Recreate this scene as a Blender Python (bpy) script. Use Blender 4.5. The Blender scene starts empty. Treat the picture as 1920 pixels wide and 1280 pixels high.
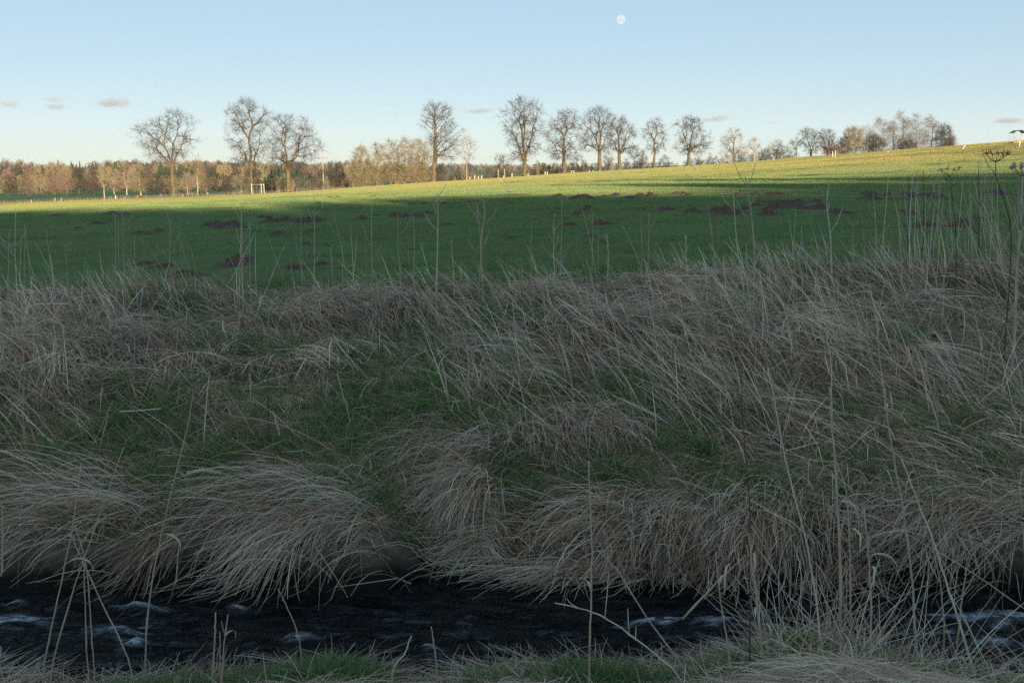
import bpy, math, random
import numpy as np
from mathutils import Vector

# ------------------------------------------------------------------ camera, sky, sun
F = 1867.0                      # focal length in photo pixels (35 mm on full frame)
PITCH = math.radians(9.58)
ZE = 2.35                       # eye height above the stream
SUN_AZ = math.radians(-20)      # where the sunlight travels to (0 = straight ahead, minus = left)
SUN_EL = math.radians(6.5)
scene = bpy.context.scene
COL = scene.collection
cam_d = bpy.data.cameras.new("camera"); cam = bpy.data.objects.new("camera", cam_d); COL.objects.link(cam)
cam_d.sensor_width = 36; cam_d.lens = 35; cam_d.clip_start = 0.05; cam_d.clip_end = 40000
cam.location = (0, 0, ZE); cam.rotation_euler = (math.pi / 2 - PITCH, 0, 0)
scene.camera = cam
world = bpy.data.worlds.new("World"); scene.world = world; world.use_nodes = True
wn = world.node_tree.nodes; wl = world.node_tree.links
sky = wn.new("ShaderNodeTexSky"); sky.sky_type = 'NISHITA'; sky.sun_disc = False
sky.sun_elevation = SUN_EL; sky.sun_rotation = SUN_AZ + math.pi
sky.altitude = 0; sky.air_density = 0.6; sky.dust_density = 0.0; sky.ozone_density = 1.5
wn["Background"].inputs[1].default_value = 0.15
gam = wn.new("ShaderNodeGamma"); gam.inputs[1].default_value = 0.22          # softer contrast between horizon and zenith, as in the photograph
mul = wn.new("ShaderNodeVectorMath"); mul.operation = 'SCALE'; mul.inputs["Scale"].default_value = 1.451
hsv = wn.new("ShaderNodeHueSaturation"); hsv.inputs["Saturation"].default_value = 2.2
wl.new(sky.outputs[0], gam.inputs[0]); wl.new(gam.outputs[0], hsv.inputs["Color"]); wl.new(hsv.outputs[0], mul.inputs[0]); wl.new(mul.outputs[0], wn["Background"].inputs[0])
sun_d = bpy.data.lights.new("sun", 'SUN'); sun = bpy.data.objects.new("sun", sun_d); COL.objects.link(sun)
sun_d.energy = 4.5; sun_d.angle = math.radians(0.5); sun_d.color = (1.0, 0.80, 0.55)
sun.rotation_euler = Vector((math.sin(SUN_AZ) * math.cos(SUN_EL), math.cos(SUN_AZ) * math.cos(SUN_EL), -math.sin(SUN_EL))).to_track_quat('-Z', 'Y').to_euler()
scene.view_settings.view_transform = 'Standard'; scene.view_settings.look = 'None'
scene.view_settings.exposure = 1.45; scene.view_settings.gamma = 1.0
scene.render.engine = 'CYCLES'
scene.cycles.use_denoising = False; scene.cycles.denoiser = 'OPENIMAGEDENOISE'; scene.cycles.denoising_input_passes = 'RGB_ALBEDO_NORMAL'; scene.cycles.denoising_prefilter = 'ACCURATE'
scene.cycles.max_bounces = 7; scene.cycles.diffuse_bounces = 5; scene.cycles.glossy_bounces = 2
scene.cycles.transparent_max_bounces = 6; scene.cycles.volume_bounces = 1
scene.cycles.sample_clamp_indirect = 4

rng = np.random.default_rng(7)
random.seed(7)

# ------------------------------------------------------------------ small maths
def h01(xi, yi, seed):
    a = (xi.astype(np.int64) * 374761393 + yi.astype(np.int64) * 668265263 + seed * 974711) & 0xffffffff
    a = ((a ^ (a >> 13)) * 1274126177) & 0xffffffff
    a = ((a ^ (a >> 16)) * 2246822519) & 0xffffffff
    return ((a ^ (a >> 15)) & 0xffffff) / float(0xffffff)
def vnoise(x, y, seed=0):
    x = np.asarray(x, float); y = np.asarray(y, float)
    xi = np.floor(x); yi = np.floor(y); fx = x - xi; fy = y - yi
    fx = fx * fx * (3 - 2 * fx); fy = fy * fy * (3 - 2 * fy)
    a = h01(xi, yi, seed); b = h01(xi + 1, yi, seed); c = h01(xi, yi + 1, seed); d = h01(xi + 1, yi + 1, seed)
    return (a * (1 - fx) + b * fx) * (1 - fy) + (c * (1 - fx) + d * fx) * fy
def fbm(x, y, seed=0, oct=3):
    s = 0; a = 0.5; t = 0
    for i in range(oct):
        s = s + a * vnoise(x * 2 ** i, y * 2 ** i, seed + i * 17); t += a; a *= 0.5
    return s / t
def sstep(a, b, x):
    t = np.clip((np.asarray(x, float) - a) / (b - a), 0, 1); return t * t * (3 - 2 * t)
cp, sp = math.cos(PITCH), math.sin(PITCH)
def at(u, v, d):
    """world point seen at photo pixel (u, v) at distance d ahead"""
    a = (u - 960) / F; b = -(v - 640) / F
    X, Y, Z = a, cp + b * sp, -sp + b * cp
    return np.array((X * d / Y, d, ZE + Z * d / Y))
def xat(u, d): return (u - 960) / F * d / (cp + 0.16 * sp)

# ------------------------------------------------------------------ the lie of the land
FX = np.array([-900, -400, -200, -118, -82, -60, -42, -19, 3, 24, 49, 72, 82, 90, 115, 180, 400, 900], float)
FZ = np.array([-9, -8.5, -7.8, -7.0, -5.6, -4.9, -3.8, -2.3, -0.75, 0.45, 1.8, 3.6, 4.7, 5.6, 7.5, 9, 12, 14], float)
def farz(x): return (np.interp(x, FX, FZ) + np.interp(x - 9, FX, FZ) + np.interp(x + 9, FX, FZ)) / 3
def crest_d(x): return np.interp(x, [-200, -60, 0, 50, 75, 95, 200], [330, 255, 262, 285, 262, 190, 190])
def field_rel(x, y):
    near = -1.12 + 0.035 * np.clip(x, -60, 60)
    t = sstep(35, 165, y)
    z = near * (1 - t) + farz(x) * t
    cd = crest_d(x)
    drop = sstep(0, 1, (y - cd) / 180.0)
    z = z - drop * np.interp(x, [-200, -80, 0, 60, 400], [1.0, 2.0, 5.0, 9.0, 16.0])
    # far hills
    def hill(cx, cy, sx, sy, h): return h * np.exp(-((x - cx) / sx) ** 2 - ((y - cy) / sy) ** 2)
    z = z + hill(-900, 1500, 560, 420, 16) + hill(-420, 3300, 420, 700, 24) + hill(-1900, 3600, 1300, 900, 28) \
          + hill(150, 4800, 900, 800, 16) + hill(1500, 5200, 1500, 900, 40)
    return z
def m_edge(x): return 0.10 * np.sin(x * 1.3 + 0.6) + 0.09 * np.sin(x * 3.1 + 1.0) + 0.05 * np.sin(x * 7.0) + 0.02 * np.sin(x * 17.0)
def n_edge(x): # near water edge
    b = 4.25 + 0.05 * np.sin(x * 5 + 2) + 0.05 * np.sin(x * 2.3)
    for c, w, h in ((-0.80, 0.26, 0.22), (-0.36, 0.10, -0.25), (1.55, 0.42, 0.42), (0.35, 0.4, 0.10), (2.35, 0.25, -0.15), (-1.9, 0.5, -0.12)):
        b = b + h * np.exp(-((x - c) / w) ** 2)
    return b
S_Y = np.array([5.05, 5.35, 5.50, 5.62, 5.80, 6.15, 7.0, 8.0, 9.2, 9.8, 10.6])
S_Z = np.array([-0.35, -0.22, -0.02, 0.17, 0.31, 0.42, 0.66, 0.96, 1.29, 1.30, 1.23])
def ground(x, y):
    x = np.asarray(x, float); y = np.asarray(y, float)
    fr = ZE + field_rel(x, np.maximum(y, 10))
    ye = y - m_edge(x) * sstep(7.5, 5.5, y)
    top = ZE - 1.12 + 0.035 * np.clip(x, -60, 60)
    bank = np.interp(ye, S_Y, S_Z)
    bank = np.where(bank > 0, bank * top / 1.23, bank)
    lump = (1 - 0.6 * sstep(6.6, 6.0, y)) * ((fbm(x * 1.7 + 5, y * 2.0, 3) - 0.5) * 0.30 + (fbm(x * 4.2, y * 4.6 + 9, 11) - 0.5) * 0.20) * (0.55 + 0.45 * sstep(6.4, 7.6, y))
    bank = bank + lump * sstep(5.6, 6.1, ye) * sstep(10.8, 9.2, y)
    notch = np.exp(-((x + 0.47 - 0.06 * np.sin(y * 6)) / 0.13) ** 2) * sstep(6.5, 5.9, y) * 0.22
    bank = bank - notch * sstep(5.4, 5.65, y)
    hole = np.exp(-((x + 0.2) / 0.55) ** 2 - ((y - 8.9) / 0.9) ** 2) * 0.12      # little path worn through the crest
    bank = bank - hole
    t = sstep(9.6, 11.0, y)
    far = bank * (1 - t) + fr * t
    # field relief
    far = far + (fbm(x * 0.35, y * 0.35, 31) - 0.5) * 0.10 * sstep(10, 13, y) * sstep(260, 120, y)
    ne = n_edge(x)
    e = y - ne
    near = np.interp(e, [-6, -3.6, -1.0, -0.35, -0.1, 0.05, 0.35], [0.85, 0.70, 0.40, 0.09, 0.02, -0.07, -0.36])
    near = near + (fbm(x * 3, y * 3, 41) - 0.5) * 0.12 * sstep(0.0, -0.3, e)
    near = near + sstep(-40, -190, y) * 13.0
    return np.where(y < 4.9, near, np.where(y < 12, np.maximum(far, -0.36), far))
def ray_ground(u, v):
    """where the view ray through photo pixel (u, v) meets the ground"""
    p = at(u, v, 1.0) - np.array((0, 0, ZE))
    ds = np.concatenate([np.linspace(3.2, 14, 600), np.geomspace(14.05, 320, 900)])
    z = ZE + p[2] * ds
    g = np.maximum(ground(p[0] * ds, ds), 0)
    k = np.argmax(z <= g)
    if z[k] > g[k]: k = len(ds) - 1
    return p[0] * ds[k], ds[k]

# ------------------------------------------------------------------ mesh helpers
def mesh_np(name, V, polys, col=None, smooth=False):
    """polys: list of int arrays (n,3) or (n,4)"""
    me = bpy.data.meshes.new(name)
    V = np.asarray(V, np.float32)
    me.vertices.add(len(V)); me.vertices.foreach_set("co", V.ravel())
    polys = [np.asarray(p, np.int32) for p in polys if len(p)]
    nl = sum(p.size for p in polys); npol = sum(len(p) for p in polys)
    me.loops.add(nl); me.polygons.add(npol)
    me.loops.foreach_set("vertex_index", np.concatenate([p.ravel() for p in polys]))
    tot = np.concatenate([np.full(len(p), p.shape[1], np.int32) for p in polys])
    st = np.concatenate([[0], np.cumsum(tot)[:-1]]).astype(np.int32)
    me.polygons.foreach_set("loop_start", st)
    if smooth: me.polygons.foreach_set("use_smooth", np.ones(npol, bool))
    if col is not None:
        c = np.ones((len(V), 4), np.float32); c[:, :3] = col
        at_ = me.color_attributes.new("col", 'FLOAT_COLOR', 'POINT'); at_.data.foreach_set("color", c.ravel())
    me.update(calc_edges=True)
    return me
def link(name, me, mat=None, parent=None, loc=None):
    o = bpy.data.objects.new(name, me); COL.objects.link(o)
    if mat is not None and me is not None and not me.materials: me.materials.append(mat)
    if parent is not None: o.parent = parent
    if loc is not None: o.location = loc
    return o
def tag(o, label=None, cat=None, group=None, kind=None):
    if label: o["label"] = label
    if cat: o["category"] = cat
    if group: o["group"] = group
    if kind: o["kind"] = kind
    return o
def empty(name, loc, rz=0.0):
    o = bpy.data.objects.new(name, None); COL.objects.link(o); o.location = loc; o.rotation_euler = (0, 0, rz)
    o.empty_display_size = 0.1
    return o
class MB:
    """collects tubes, boxes and the like into one mesh"""
    def __init__(s): s.V = []; s.T = []; s.Q = []; s.n = 0
    def add(s, V, T=None, Q=None):
        V = np.asarray(V, float)
        if T is not None and len(T): s.T.append(np.asarray(T) + s.n)
        if Q is not None and len(Q): s.Q.append(np.asarray(Q) + s.n)
        s.V.append(V); s.n += len(V)
    def tube(s, P, R, sides=5, cap=True):
        P = np.asarray(P, float); R = np.asarray(R, float); n = len(P)
        D = np.gradient(P, axis=0); D /= np.linalg.norm(D, axis=1, keepdims=True) + 1e-9
        ref = np.array((0.31, 0.95, 0.05)) if abs(D[0][2]) > 0.7 else np.array((0.05, 0.1, 1.0))
        A = np.cross(D, ref); A /= np.linalg.norm(A, axis=1, keepdims=True) + 1e-9
        B = np.cross(D, A)
        th = np.arange(sides) / sides * 2 * math.pi
        V = (P[:, None] + R[:, None, None] * (np.cos(th)[None, :, None] * A[:, None] + np.sin(th)[None, :, None] * B[:, None])).reshape(-1, 3)
        i = np.arange(n - 1)[:, None] * sides; j = np.arange(sides)[None]; k = (j + 1) % sides
        Q = np.stack([i + j, i + k, i + sides + k, i + sides + j], -1).reshape(-1, 4)
        T = []
        if cap and sides >= 3:
            o = (n - 1) * sides
            T = [(o, o + a, o + a + 1) for a in range(1, sides - 1)] + [(0, a + 1, a) for a in range(1, sides - 1)]
        s.add(V, T, Q)
    def box(s, c, size, rot=0.0, M=None):
        hx, hy, hz = np.asarray(size, float) / 2
        V = np.array([(x, y, z) for x in (-hx, hx) for y in (-hy, hy) for z in (-hz, hz)])
        cr, sr = math.cos(rot), math.sin(rot)
        V = V @ np.array([(cr, sr, 0), (-sr, cr, 0), (0, 0, 1)])
        if M is not None: V = V @ np.asarray(M).T
        s.add(V + np.asarray(c, float), None, [(0, 1, 3, 2), (4, 6, 7, 5), (0, 4, 5, 1), (2, 3, 7, 6), (0, 2, 6, 4), (1, 5, 7, 3)])
    def mesh(s, name, smooth=False):
        return mesh_np(name, np.concatenate(s.V), ([np.concatenate(s.T)] if s.T else []) + ([np.concatenate(s.Q)] if s.Q else []), None, smooth)
    def build(s, name, mat, parent=None, smooth=False, loc=None): return link(name, s.mesh(name, smooth), mat, parent, loc)

# ------------------------------------------------------------------ materials
def new_mat(name):
    m = bpy.data.materials.new(name); m.use_nodes = True
    nt = m.node_tree; return m, nt, nt.nodes["Principled BSDF"]
def N(nt, typ, **kw):
    n = nt.nodes.new(typ)
    for k, v in kw.items(): setattr(n, k, v)
    return n
def ramp(nt, src, stops):
    r = N(nt, "ShaderNodeValToRGB"); e = r.color_ramp.elements
    while len(e) < len(stops): e.new(0.5)
    for i, (p, c) in enumerate(stops): e[i].position = p; e[i].color = (*c, 1)
    nt.links.new(src, r.inputs[0]); return r.outputs[0]
def noise(nt, scale, detail=4, rough=0.55, coord=None, dist=0.0):
    n = N(nt, "ShaderNodeTexNoise"); n.inputs["Scale"].default_value = scale; n.inputs["Detail"].default_value = detail
    n.inputs["Roughness"].default_value = rough; n.inputs["Distortion"].default_value = dist
    if coord is not None: nt.links.new(coord, n.inputs["Vector"])
    return n.outputs[0]
def mixc(nt, fac, a, b, mode='MIX'):
    m = N(nt, "ShaderNodeMix", data_type='RGBA', blend_type=mode)
    for sock, v in ((m.inputs[0], fac), (m.inputs[6], a), (m.inputs[7], b)):
        if hasattr(v, "links"): nt.links.new(v, sock)
        elif isinstance(v, (int, float)): sock.default_value = v
        else: sock.default_value = (*v, 1)
    return m.outputs[2]
def math_n(nt, op, a, b=None):
    m = N(nt, "ShaderNodeMath", operation=op)
    for s, v in zip(m.inputs, (a, b)):
        if v is None: continue
        if hasattr(v, "links"): nt.links.new(v, s)
        else: s.default_value = v
    return m.outputs[0]
def bump(nt, b, h, strength=0.5, dist=0.02):
    n = N(nt, "ShaderNodeBump"); n.inputs["Strength"].default_value = strength; n.inputs["Distance"].default_value = dist
    nt.links.new(h, n.inputs["Height"]); nt.links.new(n.outputs[0], b.inputs["Normal"])
def simple_mat(name, c1, c2, scale=3.0, rough=0.85, bmp=0.0, spec=0.2, obj=True):
    m, nt, b = new_mat(name)
    tc = N(nt, "ShaderNodeTexCoord")
    f = noise(nt, scale, 5, 0.6, tc.outputs["Object"] if obj else N(nt, "ShaderNodeNewGeometry").outputs["Position"])
    nt.links.new(ramp(nt, f, [(0.3, c1), (0.7, c2)]), b.inputs["Base Color"])
    b.inputs["Roughness"].default_value = rough; b.inputs["Specular IOR Level"].default_value = spec
    if bmp: bump(nt, b, f, bmp, 0.05)
    return m
def blade_mat(name, transl=0.25, spec=0.25, rough=0.55):
    """colour from the blade's own 'col' attribute, some light passing through"""
    m, nt, b = new_mat(name)
    a = N(nt, "ShaderNodeAttribute", attribute_name="col")
    nt.links.new(a.outputs["Color"], b.inputs["Base Color"])
    b.inputs["Roughness"].default_value = rough; b.inputs["Specular IOR Level"].default_value = spec
    if transl:
        t = N(nt, "ShaderNodeBsdfTranslucent"); nt.links.new(a.outputs["Color"], t.inputs[0])
        mx = N(nt, "ShaderNodeMixShader"); mx.inputs[0].default_value = transl
        nt.links.new(b.outputs[0], mx.inputs[1]); nt.links.new(t.outputs[0], mx.inputs[2])
        nt.links.new(mx.outputs[0], nt.nodes["Material Output"].inputs[0])
    return m
M = {}
M["straw"] = blade_mat("straw", 0.4)
M["blade"] = blade_mat("green_blade", 0.30)
M["bark"] = simple_mat("lime_bark", (0.06, 0.048, 0.027), (0.16, 0.125, 0.068), 1.3, 0.9, 0.6)
M["twig"] = simple_mat("lime_twig", (0.045, 0.034, 0.024), (0.085, 0.064, 0.045), 0.8, 0.8)
M["bark_pale"] = simple_mat("pale_bark", (0.24, 0.20, 0.13), (0.36, 0.31, 0.21), 2.0, 0.85)
M["twig_pale"] = simple_mat("pale_twig", (0.19, 0.15, 0.10), (0.28, 0.225, 0.15), 1.0, 0.8)
M["twig_yellow"] = simple_mat("hazel_twig", (0.16, 0.132, 0.07), (0.25, 0.205, 0.11), 0.7, 0.8)
M["twig_red"] = simple_mat("red_twig", (0.13, 0.086, 0.062), (0.20, 0.135, 0.098), 0.7, 0.8)
M["birch_bark"] = simple_mat("birch_bark", (0.10, 0.09, 0.08), (0.48, 0.46, 0.42), 1.5, 0.8)
M["twig_birch"] = simple_mat("birch_twig", (0.13, 0.10, 0.085), (0.20, 0.15, 0.12), 0.8, 0.8)
M["needle"] = simple_mat("spruce_needles", (0.018, 0.035, 0.016), (0.05, 0.075, 0.028), 0.9, 0.8)
M["wood"] = simple_mat("weathered_wood", (0.22, 0.19, 0.15), (0.38, 0.34, 0.28), 4.0, 0.85)
M["pale_wood"] = simple_mat("peeled_post_wood", (0.48, 0.44, 0.36), (0.62, 0.58, 0.50), 4.0, 0.8)
M["metal"] = simple_mat("galvanised_tube", (0.28, 0.30, 0.31), (0.38, 0.39, 0.40), 5.0, 0.5, 0, 0.5)
M["dark_metal"] = simple_mat("dark_sheet", (0.05, 0.055, 0.06), (0.09, 0.095, 0.10), 5.0, 0.5, 0, 0.5)
M["hay"] = simple_mat("hay", (0.26, 0.20, 0.09), (0.40, 0.31, 0.15), 6.0, 0.9)
M["white"] = simple_mat("white_plastic", (0.72, 0.75, 0.80), (0.82, 0.84, 0.86), 9.0, 0.5)
M["soil"] = simple_mat("mole_soil", (0.085, 0.050, 0.034), (0.22, 0.135, 0.09), 14.0, 0.95, 0.8)
M["stick"] = simple_mat("bleached_stick", (0.50, 0.42, 0.30), (0.70, 0.61, 0.46), 8.0, 0.8)
M["stalk"] = simple_mat("dry_stalk", (0.36, 0.28, 0.18), (0.56, 0.45, 0.31), 5.0, 0.7)
M["stalk_grey"] = simple_mat("grey_stalk", (0.36, 0.295, 0.22), (0.54, 0.455, 0.35), 5.0, 0.7)
M["stalk_dark"] = simple_mat("dark_stalk", (0.055, 0.038, 0.03), (0.13, 0.09, 0.065), 5.0, 0.7)

# ------------------------------------------------------------------ soil patches and molehills: where the moles dug (photo pixels -> ground)
# (u, v, spread_u, spread_v, hills, size, wording)
MOLES = [
    (285, 499, 32, 4, 4, 0.30, "beside the dry weeds left of the two dark diggings"),
    (440, 492, 26, 6, 5, 0.33, "in the large near digging beyond the straw"),
    (546, 503, 10, 2, 2, 0.30, "right of the large near digging"),
    (605, 497, 10, 2, 2, 0.24, "just beyond the straw, rightmost of the near ones"),
    (350, 518, 16, 2, 2, 0.26, "half hidden in the straw fringe"),
    (822, 424, 26, 1, 3, 0.28, "in the short row left of centre"),
    (285, 437, 40, 3, 4, 0.30, "in the left row above the dry weeds"),
    (415, 424, 38, 5, 8, 0.36, "in the dark left patch of turned soil"),
    (520, 439, 14, 1, 2, 0.30, "below the long soil band, left"),
    (576, 438, 8, 2, 1, 0.34, "alone below the long soil band"),
    (600, 413, 110, 5, 13, 0.38, "in the long soil band left of centre"),
    (760, 405, 60, 5, 9, 0.38, "at the right end of the long soil band"),
    (850, 383, 120, 4, 15, 0.42, "in the long dark band below the sunlit edge"),
    (1050, 399, 62, 5, 10, 0.40, "in the soil band right of centre"),
    (1010, 414, 60, 2, 4, 0.30, "scattered under the soil band right of centre"),
    (1060, 426, 12, 2, 2, 0.30, "in front of the soil band right of centre"),
    (1132, 422, 14, 1, 2, 0.32, "right of the front pair in mid meadow"),
    (1100, 370, 60, 4, 8, 0.50, "near the sunlit edge in mid meadow"),
    (1190, 371, 18, 2, 3, 0.48, "near the sunlit edge right of the middle"),
    (1255, 366, 40, 3, 6, 0.48, "in the row along the sunlit edge"),
    (1410, 366, 55, 3, 6, 0.48, "in the right row along the sunlit edge"),
    (1240, 396, 60, 3, 5, 0.36, "scattered left of the great dark patch"),
    (1390, 398, 55, 6, 14, 0.42, "in the near half of the great dark patch"),
    (1470, 386, 75, 8, 16, 0.44, "in the far half of the great dark patch"),
    (1580, 402, 20, 2, 3, 0.36, "right of the great dark patch"),
    (1690, 372, 80, 6, 16, 0.46, "in the far right patch of turned soil"),
    (1630, 364, 14, 2, 2, 0.48, "at the left end of the far right patch"),
    (1875, 366, 40, 4, 5, 0.44, "behind the tall weeds at the right edge"),
    (1728, 425, 16, 2, 3, 0.34, "left of the two near ones by the tall weeds"),
    (1806, 426, 12, 2, 2, 0.34, "right of the two near ones by the tall weeds"),
    (1760, 402, 70, 3, 4, 0.34, "among the tall weeds at the right"),
    (148, 429, 10, 2, 1, 0.34, "alone at the left side of the meadow"),
    (190, 418, 30, 3, 3, 0.32, "in the left corner of the meadow"),
    (150, 402, 90, 4, 9, 0.44, "in the far left row of the shaded meadow"),
    (640, 372, 22, 2, 2, 0.48, "at the shadow's edge left of centre"),
    (640, 382, 60, 3, 5, 0.40, "above the long soil band"),
    (590, 456, 200, 6, 4, 0.20, "small and scattered in the near green"),
    (950, 447, 160, 6, 4, 0.20, "small and scattered in the middle near green"),
    (823, 516, 5, 2, 1, 0.17, "tiny, beside a stem at the crest"),
]
mole_pts = []
rm = np.random.default_rng(5)
for ci, (u, v, du, dv, k, s, w) in enumerate(MOLES):
    for j in range(k):
        uu = u + du * rm.uniform(-1, 1); vv = v + dv * rm.uniform(-1, 1)
        x, y = ray_ground(uu, vv)
        if y > 150: continue
        mole_pts.append((x, y, 0.74 * s * rm.uniform(0.6, 1.25), ci))
MP = np.array([(a, b, c) for a, b, c, _ in mole_pts])
def soil_mask(x, y):
    """1 on turned soil round the molehills"""
    x = np.asarray(x, float); y = np.asarray(y, float); r = np.zeros(np.broadcast(x, y).shape)
    wob = 0.75 + 0.8 * fbm(x * 1.6, y * 1.6, 77)
    for a, b, s in MP:
        d2 = ((x - a) / (s * 1.15)) ** 2 + ((y - b) / (s * 1.6)) ** 2
        r = np.maximum(r, np.exp(-d2 / wob ** 2))
    return r

# ------------------------------------------------------------------ ground: one sheet to the horizon
def axis(lo, hi, step, neg, pos, g=1.07):
    a = list(np.arange(lo, hi + 1e-6, step)); s = step
    while a[-1] < pos: s = min(s * g, 160); a.append(a[-1] + s)
    s = step; b = [a[0]]
    while b[-1] > neg: s = min(s * g, 160); b.append(b[-1] - s)
    return np.array(b[:0:-1] + a)
gx = axis(-6.0, 6.0, 0.10, -5500, 5500, 1.08); gy = axis(3.2, 10.5, 0.07, -300, 7500, 1.05)
GX, GY = np.meshgrid(gx, gy)
GZ = ground(GX, GY)
nx, ny = len(gx), len(gy)
ii = (np.arange(ny - 1)[:, None] * nx + np.arange(nx - 1)[None]).reshape(-1)
quads = np.stack([ii, ii + 1, ii + nx + 1, ii + nx], -1)
fieldm = sstep(9.3, 10.6, GY)
soil = np.zeros_like(GX)
near_m = (GY > 9) & (GY < 130) & (np.abs(GX) < 90)
soil[near_m] = soil_mask(GX[near_m], GY[near_m])
def dry_strip(x, y):
    """bleached strips of old grass along the upper field"""
    s = np.exp(-((y - (175 + 0.25 * (x - 60) + 6 * np.sin(x * 0.05))) / 7.0) ** 2) * sstep(20, 55, x)
    s = s + 0.6 * np.exp(-((y - (128 + 0.35 * (x - 30))) / 5.0) ** 2) * sstep(10, 30, x)
    s = s + 0.7 * np.exp(-((y - (150 - 0.2 * x)) / 9.0) ** 2) * sstep(5, -15, x) * sstep(-60, -25, x)
    return np.clip(s, 0, 1)
cols = np.stack([fieldm, soil, np.where((GY > 20) & (GY < 400), dry_strip(GX, GY), 0)], -1).reshape(-1, 3)
gm, nt, b = new_mat("ground")
geo = N(nt, "ShaderNodeNewGeometry"); P = geo.outputs["Position"]
att = N(nt, "ShaderNodeAttribute", attribute_name="col")
sepa = N(nt, "ShaderNodeSeparateColor"); nt.links.new(att.outputs["Color"], sepa.inputs[0])
litter = ramp(nt, noise(nt, 9, 6, 0.7, P), [(0.25, (0.14, 0.105, 0.07)), (0.7, (0.42, 0.34, 0.24))])
grassn = noise(nt, 0.09, 6, 0.65, P)
grass_c = ramp(nt, grassn, [(0.3, (0.075, 0.17, 0.05)), (0.55, (0.11, 0.19, 0.05)), (0.75, (0.17, 0.20, 0.065))])
grass_f = mixc(nt, math_n(nt, 'MULTIPLY', noise(nt, 2.2, 5, 0.7, P), 0.7), grass_c, (0.085, 0.085, 0.045))
sn = math_n(nt, 'MULTIPLY_ADD', noise(nt, 5.0, 4, 0.7, P), 0.5); sn.node.inputs[2].default_value = -0.25
sm = math_n(nt, 'ADD', sepa.outputs[1], sn)
sr = N(nt, "ShaderNodeMapRange"); sr.inputs[1].default_value = 0.35; sr.inputs[2].default_value = 0.6; nt.links.new(sm, sr.inputs[0])
soil_c = ramp(nt, noise(nt, 8, 5, 0.7, P), [(0.3, (0.06, 0.042, 0.03)), (0.7, (0.15, 0.10, 0.07))])
c = mixc(nt, sepa.outputs[0], litter, grass_f)
sxyz = N(nt, "ShaderNodeSeparateXYZ"); nt.links.new(P, sxyz.inputs[0])
wet_shade = N(nt, "ShaderNodeMapRange"); wet_shade.inputs[1].default_value = 0.40; wet_shade.inputs[2].default_value = 0.12; nt.links.new(math_n(nt, 'ADD', sxyz.outputs[2], math_n(nt, 'MULTIPLY', noise(nt, 7, 3, .6, P), 0.12)), wet_shade.inputs[0])
nearb = N(nt, "ShaderNodeMapRange"); nearb.inputs[1].default_value = 8.0; nearb.inputs[2].default_value = 7.0; nt.links.new(sxyz.outputs[1], nearb.inputs[0])
c = mixc(nt, math_n(nt, 'MULTIPLY', wet_shade.outputs[0], nearb.outputs[0]), c, (0.016, 0.013, 0.010))  # wet soil, with the shade under the overhanging straw painted in
c = mixc(nt, sepa.outputs[2], c, (0.27, 0.19, 0.085))
c = mixc(nt, sr.outputs[0], c, soil_c)
nt.links.new(c, b.inputs["Base Color"]); b.inputs["Roughness"].default_value = 0.95; b.inputs["Specular IOR Level"].default_value = 0.1
bump(nt, b, noise(nt, 6, 6, 0.7, P), 0.6, 0.06)
ground_o = link("ground", mesh_np("ground", np.stack([GX, GY, GZ], -1).reshape(-1, 3), [quads], cols, True), gm)
tag(ground_o, kind="structure")

# ------------------------------------------------------------------ stream
wx = np.arange(-5.0, 5.01, 0.025); wy = np.arange(3.9, 5.9, 0.02)
WX, WY = np.meshgrid(wx, wy)
fl = WX * 1.0
def waves(x, y):
    w = fbm(x * 1.6 + 0.7 * fbm(x * 1.1, y * 2, 5), y * 4.2 + x * 0.35, 51, 4) - 0.5
    w2 = np.abs(fbm(x * 3.2, y * 7.5 - x * 0.6, 61, 3) - 0.5)
    return 0.12 * w - 0.11 * w2
WZ = waves(WX, WY)
# standing riffles over stones: (photo u, v, half width, half depth)
RIFF = [(20, 1165, .16, .07), (205, 1180, .16, .06), (38, 1135, .06, .04), (262, 1140, .10, .018), (255, 1207, .05, .02), (440, 1137, .05, .02), (800, 1225, .06, .02), (918, 1218, .06, .015),
        (1210, 1160, .12, .03), (1330, 1165, .16, .06), (1440, 1145, .13, .05), (1840, 1160, .20, .05), (1760, 1190, .12, .05), (1900, 1145, .14, .04), (1870, 1205, .12, .03), (560, 1195, .08, .015)]
foam = np.zeros_like(WX)
for u, v, a, bb in RIFF:
    p = at(u, v, 1.0) - np.array((0, 0, ZE)); d = -ZE / p[2]; x0, y0 = p[0] * d, d
    g = np.exp(-((WX - x0 + 0.5 * (WY - y0)) / a) ** 2 - ((WY - y0) / bb) ** 2)
    WZ += 0.028 * g * (0.4 + fbm(WX * 9, WY * 14, 71))
    foam = np.maximum(foam, g)
st = fbm(WX * 6 + WY * 5, WY * 26 - WX * 4, 81, 4)
foam = np.clip((foam * 1.25 + (st - 0.60) * 3.2 * (foam > 0.05)), 0, 1) * (foam > 0.02)
wi = (np.arange(len(wy) - 1)[:, None] * len(wx) + np.arange(len(wx) - 1)[None]).reshape(-1)
wm, nt, b = new_mat("stream_water")
geo = N(nt, "ShaderNodeNewGeometry")
att = N(nt, "ShaderNodeAttribute", attribute_name="col")
mp = N(nt, "ShaderNodeMapping"); nt.links.new(geo.outputs["Position"], mp.inputs[0]); mp.inputs["Scale"].default_value = (4.5, 17, 10); mp.inputs["Rotation"].default_value = (0, 0, 0.12)
fn = noise(nt, 1.0, 5, 0.65, mp.outputs[0], 0.6)
sepa = N(nt, "ShaderNodeSeparateColor"); nt.links.new(att.outputs["Color"], sepa.inputs[0])
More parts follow.
